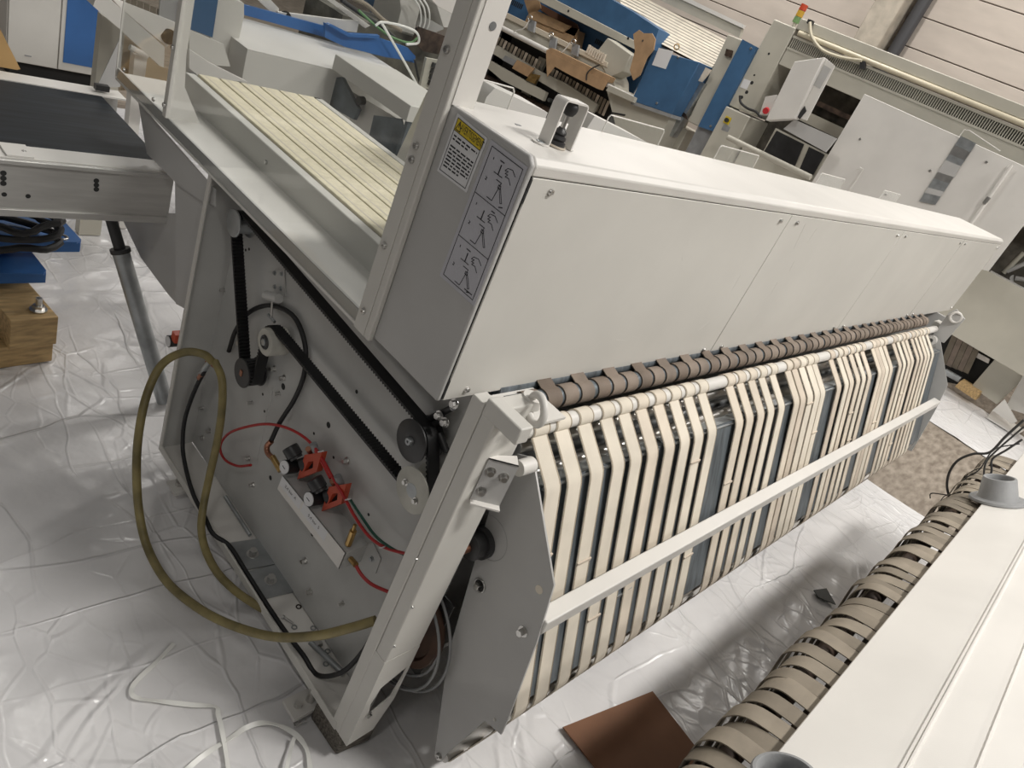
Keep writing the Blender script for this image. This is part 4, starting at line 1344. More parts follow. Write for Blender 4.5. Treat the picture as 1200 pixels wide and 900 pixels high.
# cable tangle at the far end of that machine
for i, (P, r_) in enumerate((([(1200, 492), (1178, 512), (1160, 530), (1140, 532), (1122, 540), (1112, 555), (1110, 572), (1116, 588), (1131, 597)], 0.008),
                             ([(1195, 520), (1165, 527), (1148, 550), (1132, 560), (1121, 574), (1113, 580), (1092, 578), (1090, 584)], 0.004),
                             ([(1200, 500), (1170, 526), (1156, 541), (1153, 557), (1155, 566)], 0.006),
                             ([(1198, 515), (1180, 527), (1163, 538), (1162, 552), (1158, 562)], 0.007),
                             ([(1150, 548), (1138, 553), (1126, 566), (1128, 574), (1118, 579), (1106, 582), (1100, 595), (1102, 612)], 0.003))):
    pts = spline([U(a, b_, 'x', 2.30 + 0.05 * i) for a, b_ in P], 6)
    tag(MB().tube(pts, r_ * 0.6, 8).build('loose_cable', BLACKP),
        ('thick dark cable looping out from the far end of the khaki ribbon machine', 'thin dark cable with a hooked end beside the thick looping cable', 'dark cable dropping straight behind the grey pipe socket',
         'stiff dark cable bent behind the grey pipe socket', 'thinnest dark wire wandering down to the khaki ribbons')[i], 'cable', 'cables by the ribbon machine')
# ------------------------------------------------------------------ cabinet behind the conveyor
CB = thing('control_cabinet', 'white control cabinet with a bright blue door panel behind the conveyor', 'cabinet', (0.7, 4.9, 0.0))
MB().box((0.47, 4.672, 0.10), (1.02, 5.3, 1.95)).build('cabinet_body', WHITE, CB)
MB().box((0.475, 4.655, 0.105), (0.742, 4.672, 1.94)).build('cabinet_door', PAINT, CB, bevel=0.003)
dr = MB().box((0.748, 4.655, 0.105), (1.015, 4.672, 1.94)).build('cabinet_door', PAINT, CB, bevel=0.003)
MB().box((0.772, 4.650, 0.155), (0.962, 4.655, 1.90)).build('blue_panel', BLUE, dr)
MB().box((0.50, 4.70, 0.0), (1.0, 5.28, 0.10)).build('cabinet_shade_base', DARK, CB)  # dark block paints the shaded gap below the cabinet
MB().box((0.565, 4.652, 0.150), (0.60, 4.655, 0.156)).build('maker_mark', GREYPL, CB)
tag(MB().prism(PX([(-70, 66), (-70, -40), (-12, 10), (24, 81), (20, 82)], 'y', 2.09), (0, 0.014, 0)).build('ochre_board', OCHRE),
    'ochre triangular board leaning at the far rail of the conveyor', 'board')

# ------------------------------------------------------------------ white stacker unit behind the bed
SU = thing('stacker_unit', 'white sheet-metal stacking unit with sloped chutes behind the pale belt bed', 'machine', (1.0, 2.6, 0.0))
slab('sloped_chute', [(109, 7), (114, -6), (128, -2), (143, 11), (193, 55), (192, 79), (187, 77), (139, 33), (119, 16)], 'y', 2.25, 0.30, PAINT, SU)
slab('chute_wall', [(129, -4), (207, 27), (205, 37), (196, 55), (143, 11)], 'y', 2.56, 0.01, WHITE, SU)
slab('chute_side', [(222, 35), (262, 52), (270, 78), (246, 76), (222, 62)], 'y', 2.40, 0.01, PAINT, SU)
slab('chute_floor', [(222, 58), (246, 74), (290, 96), (236, 92), (222, 80)], 'y', 2.30, 0.02, WHITE, SU)
MB().cyl(U(198, 43, 'y', 2.549), U(198, 43, 'y', 2.552), 0.03, n=20).build('chute_hole', DARK, SU)
ul = PX([(120, 18), (147, 34), (137, 103), (109, 98)], 'y', 2.60)
ul[2].z = ul[3].z = 0.0125
MB().prism(ul, (0, 0.05, 0)).build('unit_leg', BEIGE, SU)
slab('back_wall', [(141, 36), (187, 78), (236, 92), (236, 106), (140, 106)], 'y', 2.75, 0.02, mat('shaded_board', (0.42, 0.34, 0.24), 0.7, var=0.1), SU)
il = PX([(158, 64), (173, 64), (171, 102), (160, 102)], 'y', 2.68)
il[2].z = il[3].z = 0.0125
MB().prism(il, (0, 0.05, 0)).build('inner_leg', WHITE, SU)
MB().cyl(U(152, 55, 'y', 2.66), U(173, 66, 'y', 2.66), 0.012, n=12).build('push_rod', WHITE, SU)
for i in range(6):
    slab('web_strip', [(147 + i * 7.5, -6 + i * 3.2), (153 + i * 7.5, -4 + i * 3.2), (152 + i * 7.5, 14 + i * 3), (146 + i * 7.5, 12 + i * 3)], 'y', 2.75, 0.004, KHAKI[1], SU)
slab('panel_grey', [(188, -4), (214, -4), (206, 30), (186, 22)], 'y', 2.74, 0.01, PAINTD, SU)
# box with tall front, a white tower with blue panel, and the long hood
q0 = U(290, 58.7, 'z', 0.98)
q1 = U(402, 88, 'y', q0.y)
MB().box((q0.x, q0.y, 0.55), (q1.x + 0.55, q0.y + 0.62, 0.98)).build('unit_box', PAINT, SU, bevel=0.002)
qb = [Vector((q0.x, q0.y, 0.981)), Vector((q1.x + 0.55, q0.y, 0.981)), Vector((q1.x + 0.55, q0.y + 0.62, 0.981)), Vector((q0.x, q0.y + 0.62, 0.981))]
MB().prism(qb, (0, 0, 0.004)).build('unit_lid', WHITE, SU)
slab('tower', [(254, -8), (286, 4), (286, 19), (273, 77), (246, 44)], 'y', q0.y + 0.16, 0.3, PAINT, SU)
slab('tower_panel', [(226, -8), (256, -2), (249, 44), (222, 34)], 'y', q0.y + 0.15, 0.01, BLUED, SU)
h0, h1 = U(393, 63, 'z', 1.06), U(487, 125, 'z', 1.06)
hx0 = h0.x
MB().box((hx0, h1.y, 0.99), (hx0 + 0.36, h0.y, 1.06)).build('long_hood', PAINT, SU, bevel=0.003)
MB().box((hx0 + 0.02, h1.y + 0.01, 0.5), (hx0 + 0.34, h1.y + 0.03, 0.99)).build('hood_leg', DSTEEL, SU)
slab('hood_arm', [(388, 92), (400, 90), (420, 128), (414, 140), (386, 124)], 'x', hx0 + 0.05, 0.02, DSTEEL, SU)
MB().cyl(U(420, 118, 'x', hx0 + 0.03), U(426, 118, 'x', hx0 + 0.06), 0.02, n=16).build('knob', BLACKP, SU)
slab('side_sheet', [(410, 106), (470, 142), (462, 190), (410, 150)], 'x', hx0 + 0.10, 0.01, WHITE, SU)
slab('side_sheet', [(438, 135), (470, 139), (480, 186), (430, 170)], 'x', hx0 + 0.06, 0.01, DSTEEL, SU)
lv = PX([(500, 108), (505, 112), (484, 158), (466, 182), (470, 160)], 'x', 0.64)
MB().prism([lv[0], lv[1], Vector((0.64, lv[3].y - 0.03, 0.992)), Vector((0.64, lv[3].y + 0.02, 0.992))], (0.012, 0, 0)).build('lever', PAINT, FM)
MB().box((q0.x, q0.y + 0.02, 0.0125), (q0.x + 0.05, q0.y + 0.07, 0.55)).build('leg', PAINTD, SU)
MB().box((q1.x - 0.05, q0.y + 0.5, 0.0125), (q1.x, q0.y + 0.55, 0.55)).build('leg', PAINTD, SU)

# parts lying on the stacker
TR = thing('white_tray_frame', 'white steel tray frame with a round end hole lying on blue arms', 'frame', (0, 0, 0))
ty = q0.y + 0.62
slab('tray_front', [(326, 14), (404, 24), (421, 25), (418, 38), (398, 36), (340, 28), (326, 22)], 'y', ty, 0.02, WHITE, TR)
slab('tray_side', [(296, -6), (310, -8), (327, 10), (326, 22)], 'y', ty + 0.02, 0.02, WHITE, TR)
slab('tray_back', [(376, -6), (384, -6), (434, 30), (428, 33)], 'y', ty + 0.15, 0.02, WHITE, TR)
MB().cyl(U(334.5, 20, 'y', ty - 0.001), U(334.5, 20, 'y', ty + 0.001), 0.030, n=20).build('end_hole', DARK, TR)
BA = thing('blue_lifting_bar', 'long blue steel arm lying under the white tray frame', 'steel bar', (0, 0, 0))
slab('arm_web', [(284, 5), (404, 37), (404, 50), (284, 17)], 'y', ty - 0.03, 0.02, BLUE, BA)
BA2 = thing('blue_lifting_bar', 'short blue forked steel arm lying over the edge of the stacker hood', 'steel bar', (0, 0, 0))
slab('arm_web', [(381, 27), (405, 40), (440, 43), (478, 56), (486, 72), (452, 67), (404, 55), (381, 44)], 'y', ty - 0.12, 0.02, BLUE, BA2)
slab('arm_flange', [(381, 27), (384, 26), (408, 38), (442, 40), (440, 43), (405, 41)], 'y', ty - 0.13, -0.03, BLUE, BA2)
slab('arm_tip', [(478, 56), (487, 66), (486, 74), (470, 70)], 'y', ty - 0.10, 0.03, BLUE, BA2)
tag(slab('blue_tarp', [(425, -8), (478, -8), (466, 26), (440, 20)], 'y', ty + 0.85, 0.05, BLUED), 'dull blue panel standing behind the loose cables', 'panel')
for i, (P, m_, lab) in enumerate((([(448, 28), (462, 52), (478, 80), (492, 106), (497, 122)], STRAP, 'white cable running diagonally over the stacker hood'),
                                  ([(486, 70), (490, 90), (496, 110), (498, 122)], BLACK, 'black cable dropping over the end of the stacker hood'),
                                  ([(440, 30), (448, 26), (470, 30), (488, 38), (490, 50), (476, 52)], STRAP, 'pale cable looped behind the blue forked arm'),
                                  ([(420, 12), (440, 30), (460, 44), (480, 50), (490, 44)], mat('green_wire', (0.12, 0.25, 0.10), 0.5), 'green wire tangled behind the blue forked arm'),
                                  ([(400, 0), (420, 14), (445, 30), (462, 44)], BLACK, 'black wire bundle running behind the white tray frame'),
                                  ([(408, -4), (430, 6), (450, 24), (470, 36)], KHAKI[0], 'grey-green wire in the bundle behind the tray frame'))):
    pts = spline([U(a, b_, 'y', ty - 0.18 + 0.04 * i) for a, b_ in P], 6)
    tag(MB().tube(pts, 0.007 if i < 4 else 0.012, 8).build('loose_wire', m_), lab, 'cable', 'wires over the stacker')
cl = U(500, 40, 'y', ty + 0.45)
cr = U(545, 40, 'y', ty + 0.45)
mc = thing('grey_machine_body', 'grey machine casing with trailing cables behind the guard post', 'machine', (0, 0, 0))
slab('casing', [(468, -8), (496, -8), (484, 44), (464, 36), (470, 12)], 'y', ty + 0.4, 0.3, PAINT, mc)
slab('casing', [(498, -8), (545, -8), (532, 32), (520, 32), (512, 6)], 'y', ty + 0.3, 0.3, WHITE, mc)
slab('casing', [(494, -8), (512, 6), (520, 34), (506, 40), (488, 30)], 'y', ty + 0.6, 0.2, PAINTD, mc)
MB().box((cl.x - 0.75, ty + 0.32, 0.0125), (cr.x, ty + 0.75, cl.z - 0.02)).build('machine_base', mat('dark_casting', (0.10, 0.095, 0.075), 0.7, var=0.4, vscale=8), mc)  # mottled dark grey-brown base below the casings
slab('rust_plate', [(492, 32), (526, 44), (514, 64), (496, 60), (484, 48)], 'y', ty + 0.2, 0.02, RUST, mc)
for i in range(4):
    slab('terminal', [(509 + 1.5 * -i, 74 + i * 7), (516 - 1.5 * i, 76 + i * 7), (514 - 1.5 * i, 81 + i * 7), (507 - 1.5 * i, 79 + i * 7)], 'y', ty - 0.2, 0.02, BLACKP, mc)
slab('terminal_strip', [(500, 68), (520, 72), (512, 104), (492, 104)], 'y', ty - 0.18, 0.02, BEIGE, mc)
for i in range(3):
    pts = spline([U(a + i * 5, b_, 'y', ty + 0.28) for a, b_ in ((484, -4), (492, 10), (493, 26), (488, 40))], 6)
    MB().tube(pts, 0.006, 6).build('trailing_cable', STRAP, mc)

# ------------------------------------------------------------------ beige feeder machine at the far wall
FD = thing('linen_feeder', 'beige linen feeder with louvred top beam and white front doors', 'machine', (6.9, 1.5, 0.0))
FX = 6.5
slab('end_column', [(907, 22), (933, 33), (881, 135), (853, 123)], 'x', FX, 0.5, BEIGE, FD, bevel=0.01)
lp = slab('lower_end_panel', [(851, 124), (879, 137), (835, 222), (806, 208)], 'x', FX - 0.10, 0.6, BEIGE, FD, bevel=0.01)
c = U(852.5, 141, 'x', FX - 0.10)
MB().box(c + Vector((-0.006, -0.035, -0.035)), c + Vector((0, 0.035, 0.035))).build('switch_plate', YELLOW, lp)
MB().cyl(c + Vector((-0.03, 0, 0)), c, 0.022, n=18).build('main_switch', BLACKP, lp)
slab('rating_plate', [(848, 146), (856, 149), (853, 155), (845, 152)], 'x', FX - 0.102, 0.002, GREYPL, lp)
slab('notice', [(872, 92), (880, 95), (875, 105), (867, 102)], 'x', FX - 0.002, 0.002, PAPER, FD)
for a, b_, r_ in ((881, 97, .018), (875, 108, .018), (869, 114, .018), (901, 63, .012), (884, 88, .010)):
    c = U(a, b_, 'x', FX - 0.001)
    MB().cyl(c, c + Vector((0.001, 0, 0)), r_, n=14).build('knockout', DARK, FD)
MB().tube(spline([U(a, b_, 'x', FX - 0.06) for a, b_ in ((867, 112), (868, 120), (876, 127), (886, 131), (892, 138))], 5), 0.012, 8).build('feeder_cable', BLACK, FD)
YR = -1.4
yl = U(932, 34, 'x', FX).y


def zline(px, py):
    return U(px, py, 'x', FX).z


zt = 2.327
MB().box((FX, YR, zt - 0.10), (FX + 0.5, yl, zt)).build('top_beam', BEIGE, FD, bevel=0.008)
zl1, zl0 = zline(1075, 88) + 0.02, zline(1075, 101) + 0.03
MB().cyl((FX - 0.015, YR, zt - 0.125), (FX - 0.015, yl - 0.06, zt - 0.125), 0.024, n=16).build('pale_ledge_strip', mat('cream_cover', (0.62, 0.56, 0.42), 0.4), FD)  # cream round strip stands in for the bright ledge edge, no lamp inside
zv1, zv0 = 2.160, 2.052
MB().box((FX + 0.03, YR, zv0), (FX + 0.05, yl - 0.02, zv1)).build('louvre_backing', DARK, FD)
MB().box((FX - 0.005, YR, zv1 - 0.012), (FX + 0.05, yl - 0.02, zv1 + 0.01)).build('louvre_frame', BEIGE, FD)
MB().box((FX - 0.005, YR, zv0 - 0.012), (FX + 0.05, yl - 0.02, zv0 + 0.008)).build('louvre_frame', BEIGE, FD)
mb = MB()
yy = yl - 0.03
while yy > YR:
    mb.box((FX, yy - 0.008, zv0), (FX + 0.03, yy, zv1))
    yy -= 0.0215
mb.build('louvre_bars', BEIGE, FD, kind='stuff')
MB().box((FX + 0.0, YR, zv0 - 0.16), (FX + 0.03, yl - 0.02, zv0 - 0.01)).build('fascia', BEIGE, FD, bevel=0.004)
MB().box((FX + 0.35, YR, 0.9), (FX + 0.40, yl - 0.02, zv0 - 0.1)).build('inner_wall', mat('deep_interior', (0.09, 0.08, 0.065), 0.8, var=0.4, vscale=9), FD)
MB().box((FX + 0.15, YR, 1.52), (FX + 0.20, yl - 0.25, 1.62)).build('inner_beam', BEIGE, FD)
MB().box((FX + 0.15, YR, 1.70), (FX + 0.20, yl - 0.25, 1.745)).build('inner_beam', RUST, FD)
MB().box((FX + 0.02, YR, 0.5), (FX + 0.05, yl - 0.10, 1.10)).build('lower_front', BEIGE, FD)
# doors
DX = 6.30
dp = slab('front_door', [(1013, 110), (1239, 212), (1158, 318), (926, 256)], 'x', DX, 0.025, WHITE, FD, bevel=0.004)
for a, b_ in ((1008, 163), (1090, 200), (1038, 228), (1156, 190)):
    screw('door_screw', U(a, b_, 'x', DX), (-1, 0, 0), 0.012, STEEL, dp)
fo_ = ((1126, 159), (1144, 168), (1096, 240), (1077, 236))
qd = PX(fo_, 'x', DX - 0.012)
seg = (0.0, 0.14, 0.27, 0.36, 0.54, 0.64, 0.78, 0.86, 1.0)
for i in range(8):
    MB().prism([bil(qd, 0, seg[i]), bil(qd, 1, seg[i]), bil(qd, 1, seg[i + 1]), bil(qd, 0, seg[i + 1])], (0.003, 0, 0)).build('reflective_strip', (ZINC, STEEL, ZINC, PAINTD, STEEL, ZINC, PAINTD, ZINC)[i], dp)  # segment tones alternate to imitate reflections along one glossy strip
MB().cyl(U(1186, 193, 'x', DX - 0.05), U(1123, 284, 'x', DX - 0.05), 0.013, n=12).build('gas_strut', WHITE, dp)
MB().cyl(U(1159, 231, 'x', DX - 0.05), U(1153, 239, 'x', DX - 0.05), 0.018, n=12).build('strut_sleeve', STEEL, dp)
slab('clear_flap', [(1125, 152), (1134, 151), (1176, 178), (1125, 160)], 'x', DX - 0.03, 0.004, CLEAR2, dp)
MB().tube(PX([(1124, 160), (1130, 152), (1136, 153), (1172, 177)], 'x', DX - 0.03), 0.004, 6).build('flap_edge', WHITE, dp)
MB().tube(PX([(1004, 200), (1008, 196), (1012, 198), (996, 222)], 'x', DX - 0.03), 0.004, 6).build('flap_edge', WHITE, dp)
# screen housing and tray
sb = slab('screen_housing', [(931, 72), (966, 67), (931, 139), (897, 141)], 'x', 6.05, 0.10, WHITE, FD, bevel=0.006)
slab('housing_side', [(966, 67), (978, 77), (945, 141), (933, 137)], 'x', 6.10, 0.02, WHITE, sb)
slab('vent_field', [(966, 76), (974, 81), (961, 104), (953, 100)], 'x', 6.098, 0.003, PAINTD, sb)
slab('connector', [(943, 124), (945, 130), (937, 140), (934, 136)], 'x', 6.095, 0.003, BLACKP, sb)
slab('tray', [(918, 151), (931, 140), (980, 162), (967, 178)], 'x', 6.12, 0.03, PAINTD, FD)
slab('dark_window', [(895, 178), (910, 153), (942, 169), (930, 197)], 'x', FX - 0.01, 0.01, BLACK, FD)
slab('dark_window', [(937, 198), (948, 172), (966, 181), (952, 206)], 'x', FX - 0.01, 0.01, BLACK, FD)
slab('window_frame', [(893, 180), (909, 150), (972, 182), (955, 212)], 'x', FX, 0.02, BEIGE, FD)
MB().cyl(U(853, 161, 'x', 6.2), U(950, 208, 'x', 6.2), 0.028, n=14).build('front_bar', BEIGE, FD)
slab('emergency_box', [(897, 113), (910, 111), (903, 133), (890, 134)], 'x', 6.28, 0.10, WHITE, FD)
MB().cyl(U(897, 130, 'x', 6.25), U(899, 129, 'x', 6.30), 0.03, n=14).build('emergency_button', mat('stop_red', (0.6, 0.02, 0.03), 0.4), FD)
# signal tower
tb_ = U(932, 27, 'x', 6.75)
for i, (cc, nm) in enumerate(((mat('lamp_green', (0.16, 0.28, 0.12), 0.3), 'green_lamp'), (mat('lamp_amber', (0.55, 0.33, 0.04), 0.3), 'amber_lamp'), (mat('lamp_red', (0.5, 0.07, 0.03), 0.3), 'red_lamp'))):
    MB().cyl(tb_ + Vector((0, 0, 0.06 * i)), tb_ + Vector((0, 0, 0.06 * i + 0.056)), 0.036, n=16).build(nm, cc, FD)
MB().cyl(tb_ - Vector((0, 0, 0.14)), tb_, 0.02, n=12).build('lamp_stem', BEIGE, FD)
MB().tube(spline([U(a, b_, 'x', FX - 0.06) for a, b_ in ((949, 26), (951, 42), (963, 58), (985, 67), (1010, 71))], 6), 0.014, 8).build('top_cable', mat('cream_cable', (0.6, 0.55, 0.42), 0.5), FD)
slab('cable_clip', [(947, 22), (953, 24), (951, 29), (945, 27)], 'x', FX - 0.05, 0.04, BLACKP, FD)
slab('cable_plug', [(1008, 71), (1014, 72), (1013, 81), (1007, 80)], 'x', FX - 0.05, 0.04, BLACKP, FD)
# lower right of the feeder
LX = 6.85
slab('apron_plate', [(1161, 320), (1260, 372), (1222, 422), (1122, 366)], 'x', LX, 0.04, BEIGE, FD)
slab('apron_rail', [(1161, 317), (1260, 369), (1258, 374), (1159, 322)], 'x', LX - 0.04, 0.05, WHITE, FD)
slab('apron_beam', [(1124, 364), (1220, 418), (1214, 428), (1118, 374)], 'x', LX - 0.03, 0.06, BEIGE, FD, bevel=0.005)
slab('dark_bay', [(1180, 288), (1290, 340), (1255, 372), (1158, 320)], 'x', LX + 0.3, 0.02, DARK, FD)
for P, m_ in ((((1176, 320), (1200, 296)), BEIGE), (((1180, 318), (1212, 304)), PAINTD), (((1190, 326), (1215, 330)), PAINTD)):
    MB().cyl(U(*P[0], 'x', LX), U(*P[1], 'x', LX), 0.02, n=12).build('push_rod', m_, FD)
MB().cyl(U(1188, 326, 'x', LX), U(1188, 326, 'x', LX + 0.04), 0.03, n=16).build('pivot_disc', PAINTD, FD)
slab('dark_bay', [(1095, 380), (1150, 395), (1182, 412), (1150, 456), (1100, 446)], 'x', LX + 0.10, 0.02, DARK, FD)
for i in range(5):
    a = (1121 + i * 6.6, 380 + i * 3.6)
    slab('feed_ribbon', [a, (a[0] + 6.0, a[1] + 3.3), (a[0] - 13, a[1] + 48 - i * 1.0), (a[0] - 19, a[1] + 45 - i * 1.0)], 'x', LX + 0.03, 0.006, BROWN[0] if i % 2 else KHAKI[1], FD)
slab('chrome_bar', [(1140, 410), (1160, 421), (1158, 426), (1138, 416)], 'x', LX + 0.05, 0.03, STEEL, FD)
MB().cyl(U(1107, 435, 'x', LX), U(1125, 445, 'x', LX), 0.03, n=14).build('feed_roller', ZINC, FD)
slab('side_shield', [(1177, 408), (1215, 430), (1168, 474), (1138, 453)], 'x', LX - 0.02, 0.03, BEIGE, FD, bevel=0.004)
slab('side_shield', [(1205, 428), (1240, 440), (1200, 485), (1178, 478)], 'x', LX - 0.05, 0.03, PAINT, FD, bevel=0.004)
slab('foot_bracket', [(1163, 481), (1177, 468), (1192, 494), (1186, 497)], 'x', LX - 0.12, 0.02, WHITE, FD)
slab('foot_plate', [(1163, 481), (1200, 505), (1190, 511), (1156, 490)], 'z', 0.016, 0.012, WHITE, FD)
for yq in (-0.9, 2.6):
    MB().box((FX + 0.42, yq, 0.0), (FX + 0.6, yq + 0.2, 0.6)).build('leg', BEIGE, FD)
tag(slab('pine_block', [(1119, 453), (1126, 446), (1149, 460), (1143, 469)], 'x', 6.75, 0.15, PINE), 'small pine block under the beige feeder machine', 'wood block')
# ------------------------------------------------------------------ blue and beige flatwork ironer
IR = thing('flatwork_ironer', 'blue and beige flatwork ironer with cream slatted roll in the background', 'ironer', (7.0, 5.5, 0.0))
IX = 6.5


def ir(name, pts, x, d, m, par=IR, bevel=0.0):
    return slab(name, pts, 'x', x, d, m, par, bevel)


ir('blue_back', [(560, -30), (640, -12), (770, 60), (738, 116), (560, 30)], IX + 0.45, 0.02, BLUED)
ir('blue_hood', [(640, -16), (690, -16), (742, 14), (772, 34), (764, 60), (748, 52), (640, 0)], IX + 0.12, 0.3, BLUED)
rl = ir('beige_rail', [(612, -18), (640, -6), (748, 50), (744, 58), (636, 4), (608, -12)], IX + 0.05, 0.06, BEIGE, bevel=0.005)
for a, b_ in ((666, 13), (736, 45)):
    c = U(a, b_, 'x', IX + 0.049)
    MB().cyl(c, c + Vector((0.001, 0, 0)), 0.016, n=12).build('rail_hole', DARK, rl)
mb = MB()
for i in range(13):
    q = PX([(699 + i * 1.9, 45 + i * 1.0), (700.1 + i * 1.9, 45.5 + i * 1.0), (697.5 + i * 1.9, 51 + i * 1.0), (696.5 + i * 1.9, 50.5 + i * 1.0)], 'x', IX + 0.445)
    mb.prism(q, (0.004, 0, 0))
for i in range(10):
    q = PX([(594 + i * 2, -4 + i), (595.2 + i * 2, -3.6 + i), (592.5 + i * 2, 2 + i), (591.5 + i * 2, 1.6 + i)], 'x', IX + 0.445)
    mb.prism(q, (0.004, 0, 0))
mb.build('vent_slots', DARK, IR, kind='stuff')
# cream slatted roll
Q = [U(716, -22, 'x', 7.05), U(853, 49, 'x', 7.05), U(832, 82, 'x', 6.75), U(742, 36, 'x', 6.75)]
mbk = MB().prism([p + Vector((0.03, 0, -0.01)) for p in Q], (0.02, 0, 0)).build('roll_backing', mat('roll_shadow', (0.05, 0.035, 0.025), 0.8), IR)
ns = 12
for i in range(ns):
    t0, t1 = (i + 0.05) / ns, (i + 0.62) / ns
    q = [Q[0].lerp(Q[3], t0), Q[1].lerp(Q[2], t0), Q[1].lerp(Q[2], t1), Q[0].lerp(Q[3], t1)]
    MB().prism(q, (0.02, 0, 0.008)).build('roll_slat', CREAM[0], IR)
ir('roof_rail', [(752, -24), (870, 32), (866, 44), (748, -12)], 7.05, 0.05, BEIGE)
ir('roof_rail_cap', [(752, -28), (872, 29), (870, 33), (751, -23)], 7.03, 0.05, WHITE)
pp = ir('end_post', [(853, 40), (871, 47), (822, 150), (806, 142)], IX, 0.3, BEIGE, bevel=0.01)
ir('post_cover', [(851, 57), (858, 59), (856, 67), (849, 65)], IX - 0.03, 0.03, RUST, pp)
bp_ = ir('blue_post', [(870, 46), (887, 55), (836, 154), (818, 148)], IX - 0.04, 0.3, BLUED)
for a, b_ in ((880, 57), (833, 148)):
    screw('panel_screw', U(a, b_, 'x', IX - 0.04), (-1, 0, 0), 0.014, STEEL, bp_)
ir('post_foot', [(818, 148), (836, 154), (818, 190), (800, 184)], IX, 0.3, GREYPL)
bb = ir('blue_end_box', [(766, 58), (820, 73), (787, 134), (740, 118)], IX - 0.25, 0.35, BLUED, bevel=0.006)
ir('end_box_foot', [(740, 118), (787, 134), (786, 138), (739, 122)], IX - 0.26, 0.3, GREYPL)
for a, b_ in ((795, 67), (770, 121)):
    screw('panel_screw', U(a, b_, 'x', IX - 0.25), (-1, 0, 0), 0.014, STEEL, bb)
MB().torus(U(793, 55, 'x', IX - 0.15), (1, 0.3, 0), 0.028, 0.006).build('lifting_eye', BRASS, bb)
ir('notice_sheet', [(772, 56), (789, 60), (780, 81), (764, 76)], IX - 0.254, 0.003, PAPER)
slab('pale_slats', [(820, 76), (834, 82), (822, 96), (811, 92)], 'x', IX - 0.1, 0.02, CREAM[1], IR)
ir('guard_tube', [(816, 94), (826, 98), (788, 160), (770, 156)], IX - 0.05, 0.1, ZINC)
ir('rust_patch', [(797, 128), (804, 134), (806, 141), (796, 134)], IX - 0.055, 0.005, RUST)
ep_ = ir('lower_end_panel', [(711, 106), (742, 119), (786, 135), (768, 175), (726, 165)], IX - 0.2, 0.4, BEIGE)
ir('panel_slot', [(716, 131), (733, 134), (732, 136), (716, 133)], IX - 0.205, 0.005, DARK, ep_)
ir('front_step', [(710, 106), (714, 100), (744, 114), (742, 120)], IX - 0.3, 0.4, BEIGE)
# feed table
ir('feed_table', [(588, 15), (713, 75), (720, 92), (720, 104), (584, 34)], IX - 0.1, 0.3, BEIGE)
ir('table_edge', [(588, 12), (712, 73), (711, 79), (586, 18)], IX - 0.13, 0.05, mat('cream_edge', (0.58, 0.52, 0.42), 0.5), IR, bevel=0.004)
MB().cyl(U(583, 30, 'x', IX - 0.22), U(642, 60, 'x', IX - 0.22), 0.03, n=14).build('front_tube', WHITE, IR)
MB().cyl(U(704, 96, 'x', IX - 0.22), U(745, 116, 'x', IX - 0.22), 0.022, n=14).build('front_tube', WHITE, IR)
ir('feed_end_box', [(698, 62), (712, 44), (740, 64), (730, 84), (712, 92)], IX - 0.12, 0.2, BEIGE, bevel=0.01)
for a, b_ in ((620, 22), (645, 42), (671, 50)):
    ir('clamp', [(a, b_), (a + 7, b_ + 3), (a + 5, b_ + 16), (a - 2, b_ + 13)], IX - 0.16, 0.03, GREYPL)
    MB().torus(U(a + 1, b_ - 1, 'x', IX - 0.18), (1, 0.2, 0.2), 0.03, 0.007, 18, 6).build('clamp_ring', STEEL, IR)
for P in (((602, 37), (614, 33), (620, 24)), ((648, 68), (660, 60), (668, 50))):
    MB().tube(spline([U(a, b_, 'x', IX - 0.26) for a, b_ in P], 5), 0.007, 6).build('clamp_wire', WHITE, IR)
for i in range(8):
    a = (690 + i * 2.6, 52 + i * 1.6)
    ir('pale_finger', [a, (a[0] + 1.6, a[1] + 0.8), (a[0] - 2.4, a[1] + 10.8), (a[0] - 4, a[1] + 10)], IX - 0.14, 0.02, CREAM[1])
# ribbons below the table
ir('under_void', [(575, 20), (584, 34), (720, 104), (735, 170), (690, 165), (555, 100), (540, 80)], IX + 0.12, 0.02, DARK)
for i in range(34):
    a = (580 + i * 4.0, 40 + i * 2.35)
    if 14 <= i <= 16:
        continue
    ir('feed_ribbon', [a, (a[0] + 2.7, a[1] + 1.5), (a[0] - 4.6, a[1] + 18.5), (a[0] - 7.3, a[1] + 17)], IX - 0.02 + 0.01 * (i % 2), 0.006, KHAKI[0] if i % 3 else CREAM[2])
ir('lower_rail', [(576, 62), (582, 53), (634, 84), (662, 97), (700, 122), (694, 132), (640, 100)], IX - 0.06, 0.05, BEIGE)
ir('lower_rail', [(562, 72), (566, 66), (590, 80), (640, 108), (636, 118), (588, 94)], IX - 0.10, 0.05, BEIGE)
ir('rail_label', [(592, 65), (605, 71), (601, 77), (588, 70)], IX - 0.105, 0.005, GREYPL)
ir('leg', [(632, 66), (640, 70), (610, 130), (600, 128)], IX + 0.05, 0.05, BEIGE)
ir('rust_block', [(606, 70), (626, 80), (618, 90), (600, 80)], IX - 0.12, 0.02, CARDL)
ir('rust_block', [(622, 86), (632, 88), (626, 98), (616, 94)], IX - 0.12, 0.03, BRASS)
for i in range(7):
    a = (604 + i * 13, 96 + i * 7)
    MB().cyl(U(a[0], a[1], 'x', IX), U(a[0] + 3, a[1] + 1, 'x', IX + 0.05), 0.025, n=10).build('under_roller', ZINC if i % 2 else RUST, IR)
MB().cyl(U(560, 86, 'x', IX + 0.02), U(700, 162, 'x', IX + 0.02), 0.05, n=14).build('bottom_roll', RUST, IR)
MB().box((7.15, 3.7, 0.0), (7.4, 3.9, 1.0)).build('leg', BEIGE, IR)
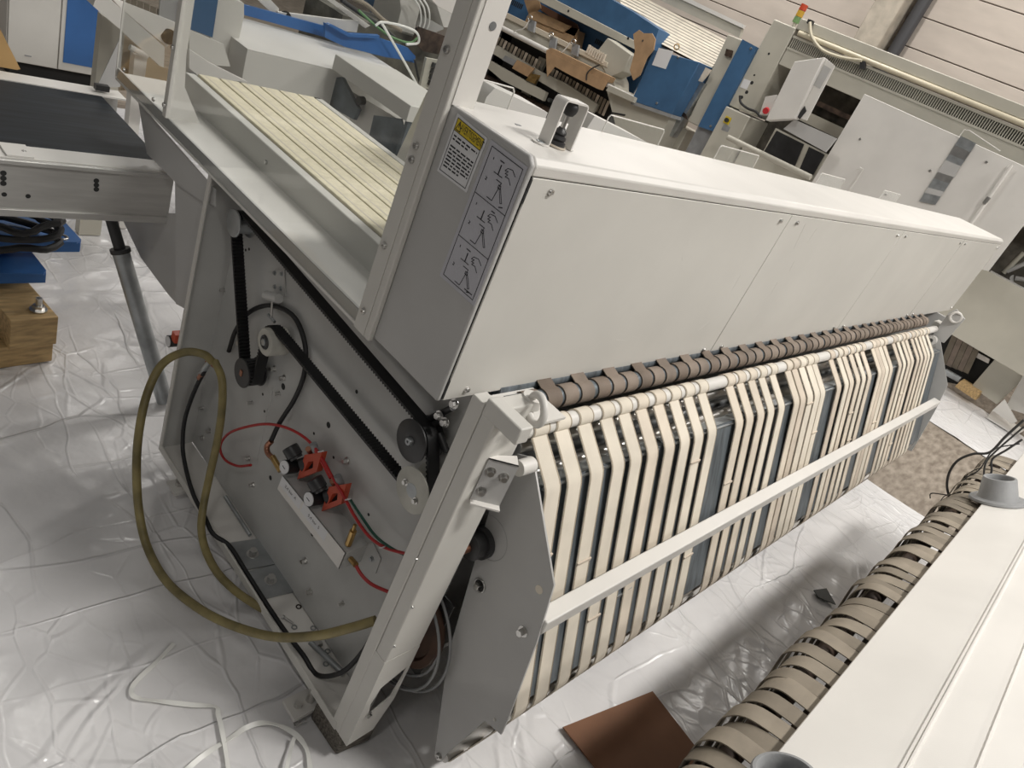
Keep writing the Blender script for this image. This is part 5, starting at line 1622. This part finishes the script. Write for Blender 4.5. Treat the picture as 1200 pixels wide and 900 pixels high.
MB().box((7.15, 6.8, 0.0), (7.4, 7.0, 1.0)).build('leg', BEIGE, IR)
MB().box((7.0, 3.75, 0.0), (7.5, 7.2, 0.9)).build('body', BEIGE, IR)
MB().box((6.62, 3.75, 0.0), (6.8, 3.95, 0.95)).build('leg', BEIGE, IR)
MB().box((6.62, 6.8, 0.0), (6.8, 7.0, 0.95)).build('leg', BEIGE, IR)

# cardboard on the ironer
bx = thing('cardboard_box', 'open kraft cardboard box lying on the ironer feed table', 'box', (0, 0, 0))
slab('box_front', [(618, 19), (674, 43), (678, 34), (668, 52), (614, 28)], 'x', IX + 0.24, 0.02, CARDL, bx)
slab('box_side', [(620, 16), (628, 12), (669, 31), (660, 38), (617, 20)], 'x', IX + 0.22, 0.02, CARDL, bx)
slab('box_body', [(620, 18), (664, 36), (678, 36), (672, 62), (616, 34)], 'x', IX + 0.26, 0.14, CARDL, bx)
slab('box_flap', [(614, 0), (632, 0), (634, 10), (620, 18)], 'x', IX + 0.28, 0.01, CARDL, bx)
slab('box_flap', [(632, 4), (676, 28), (679, 36), (660, 30), (634, 12)], 'x', IX + 0.40, 0.01, CARD, bx)
wr = thing('cardboard_wrap', 'kraft cardboard folded over the front tube of the ironer', 'cardboard', (0, 0, 0))
slab('wrap_front', [(640, 59), (712, 96), (706, 106), (700, 104), (668, 88), (650, 78), (641, 90), (640, 70)], 'x', IX - 0.28, 0.01, CARDL, wr)
slab('wrap_top', [(640, 59), (646, 56), (716, 90), (712, 96)], 'x', IX - 0.27, 0.10, CARDL, wr)
MB().tube(spline([U(a, b_, 'x', IX - 0.29) for a, b_ in ((703, 76), (694, 80), (688, 86), (687, 94))], 5), 0.008, 6).build('wrap_tie', BLACKP, wr)
ct = slab('cardboard_cutout', [(742, 40), (749, 35), (754, 39), (764, 39), (768, 46), (766, 58), (758, 68), (750, 88), (742, 94), (738, 82), (744, 60)], 'x', IX - 0.30, 0.012, CARDL)
tag(ct, 'torn piece of kraft cardboard hanging beside the blue end box', 'cardboard')
MB().cyl(U(753.5, 48, 'x', IX - 0.302), U(753.5, 48, 'x', IX - 0.30), 0.013, n=12).build('punched_hole', DARK, ct)
# white sheets standing behind the cover of the folding machine
for P, lab in (([(570, 114), (580, 103), (642, 132), (642, 140), (600, 134)], 'white sheet-metal hood end showing behind the joystick guard'),
               ([(688, 150), (697, 136), (760, 168), (752, 176), (700, 160)], 'long white sheet-metal cover lying behind the small clear hoods')):
    q_ = PX(P, 'y', 0.75)
    q_ = q_[:3] + [Vector((q_[2].x, 0.75, 0.9905)), Vector((q_[0].x, 0.75, 0.9905))]
    tag(MB().prism(q_, (0, 0.12, 0)).build('white_cover', WHITE), lab, 'cover')
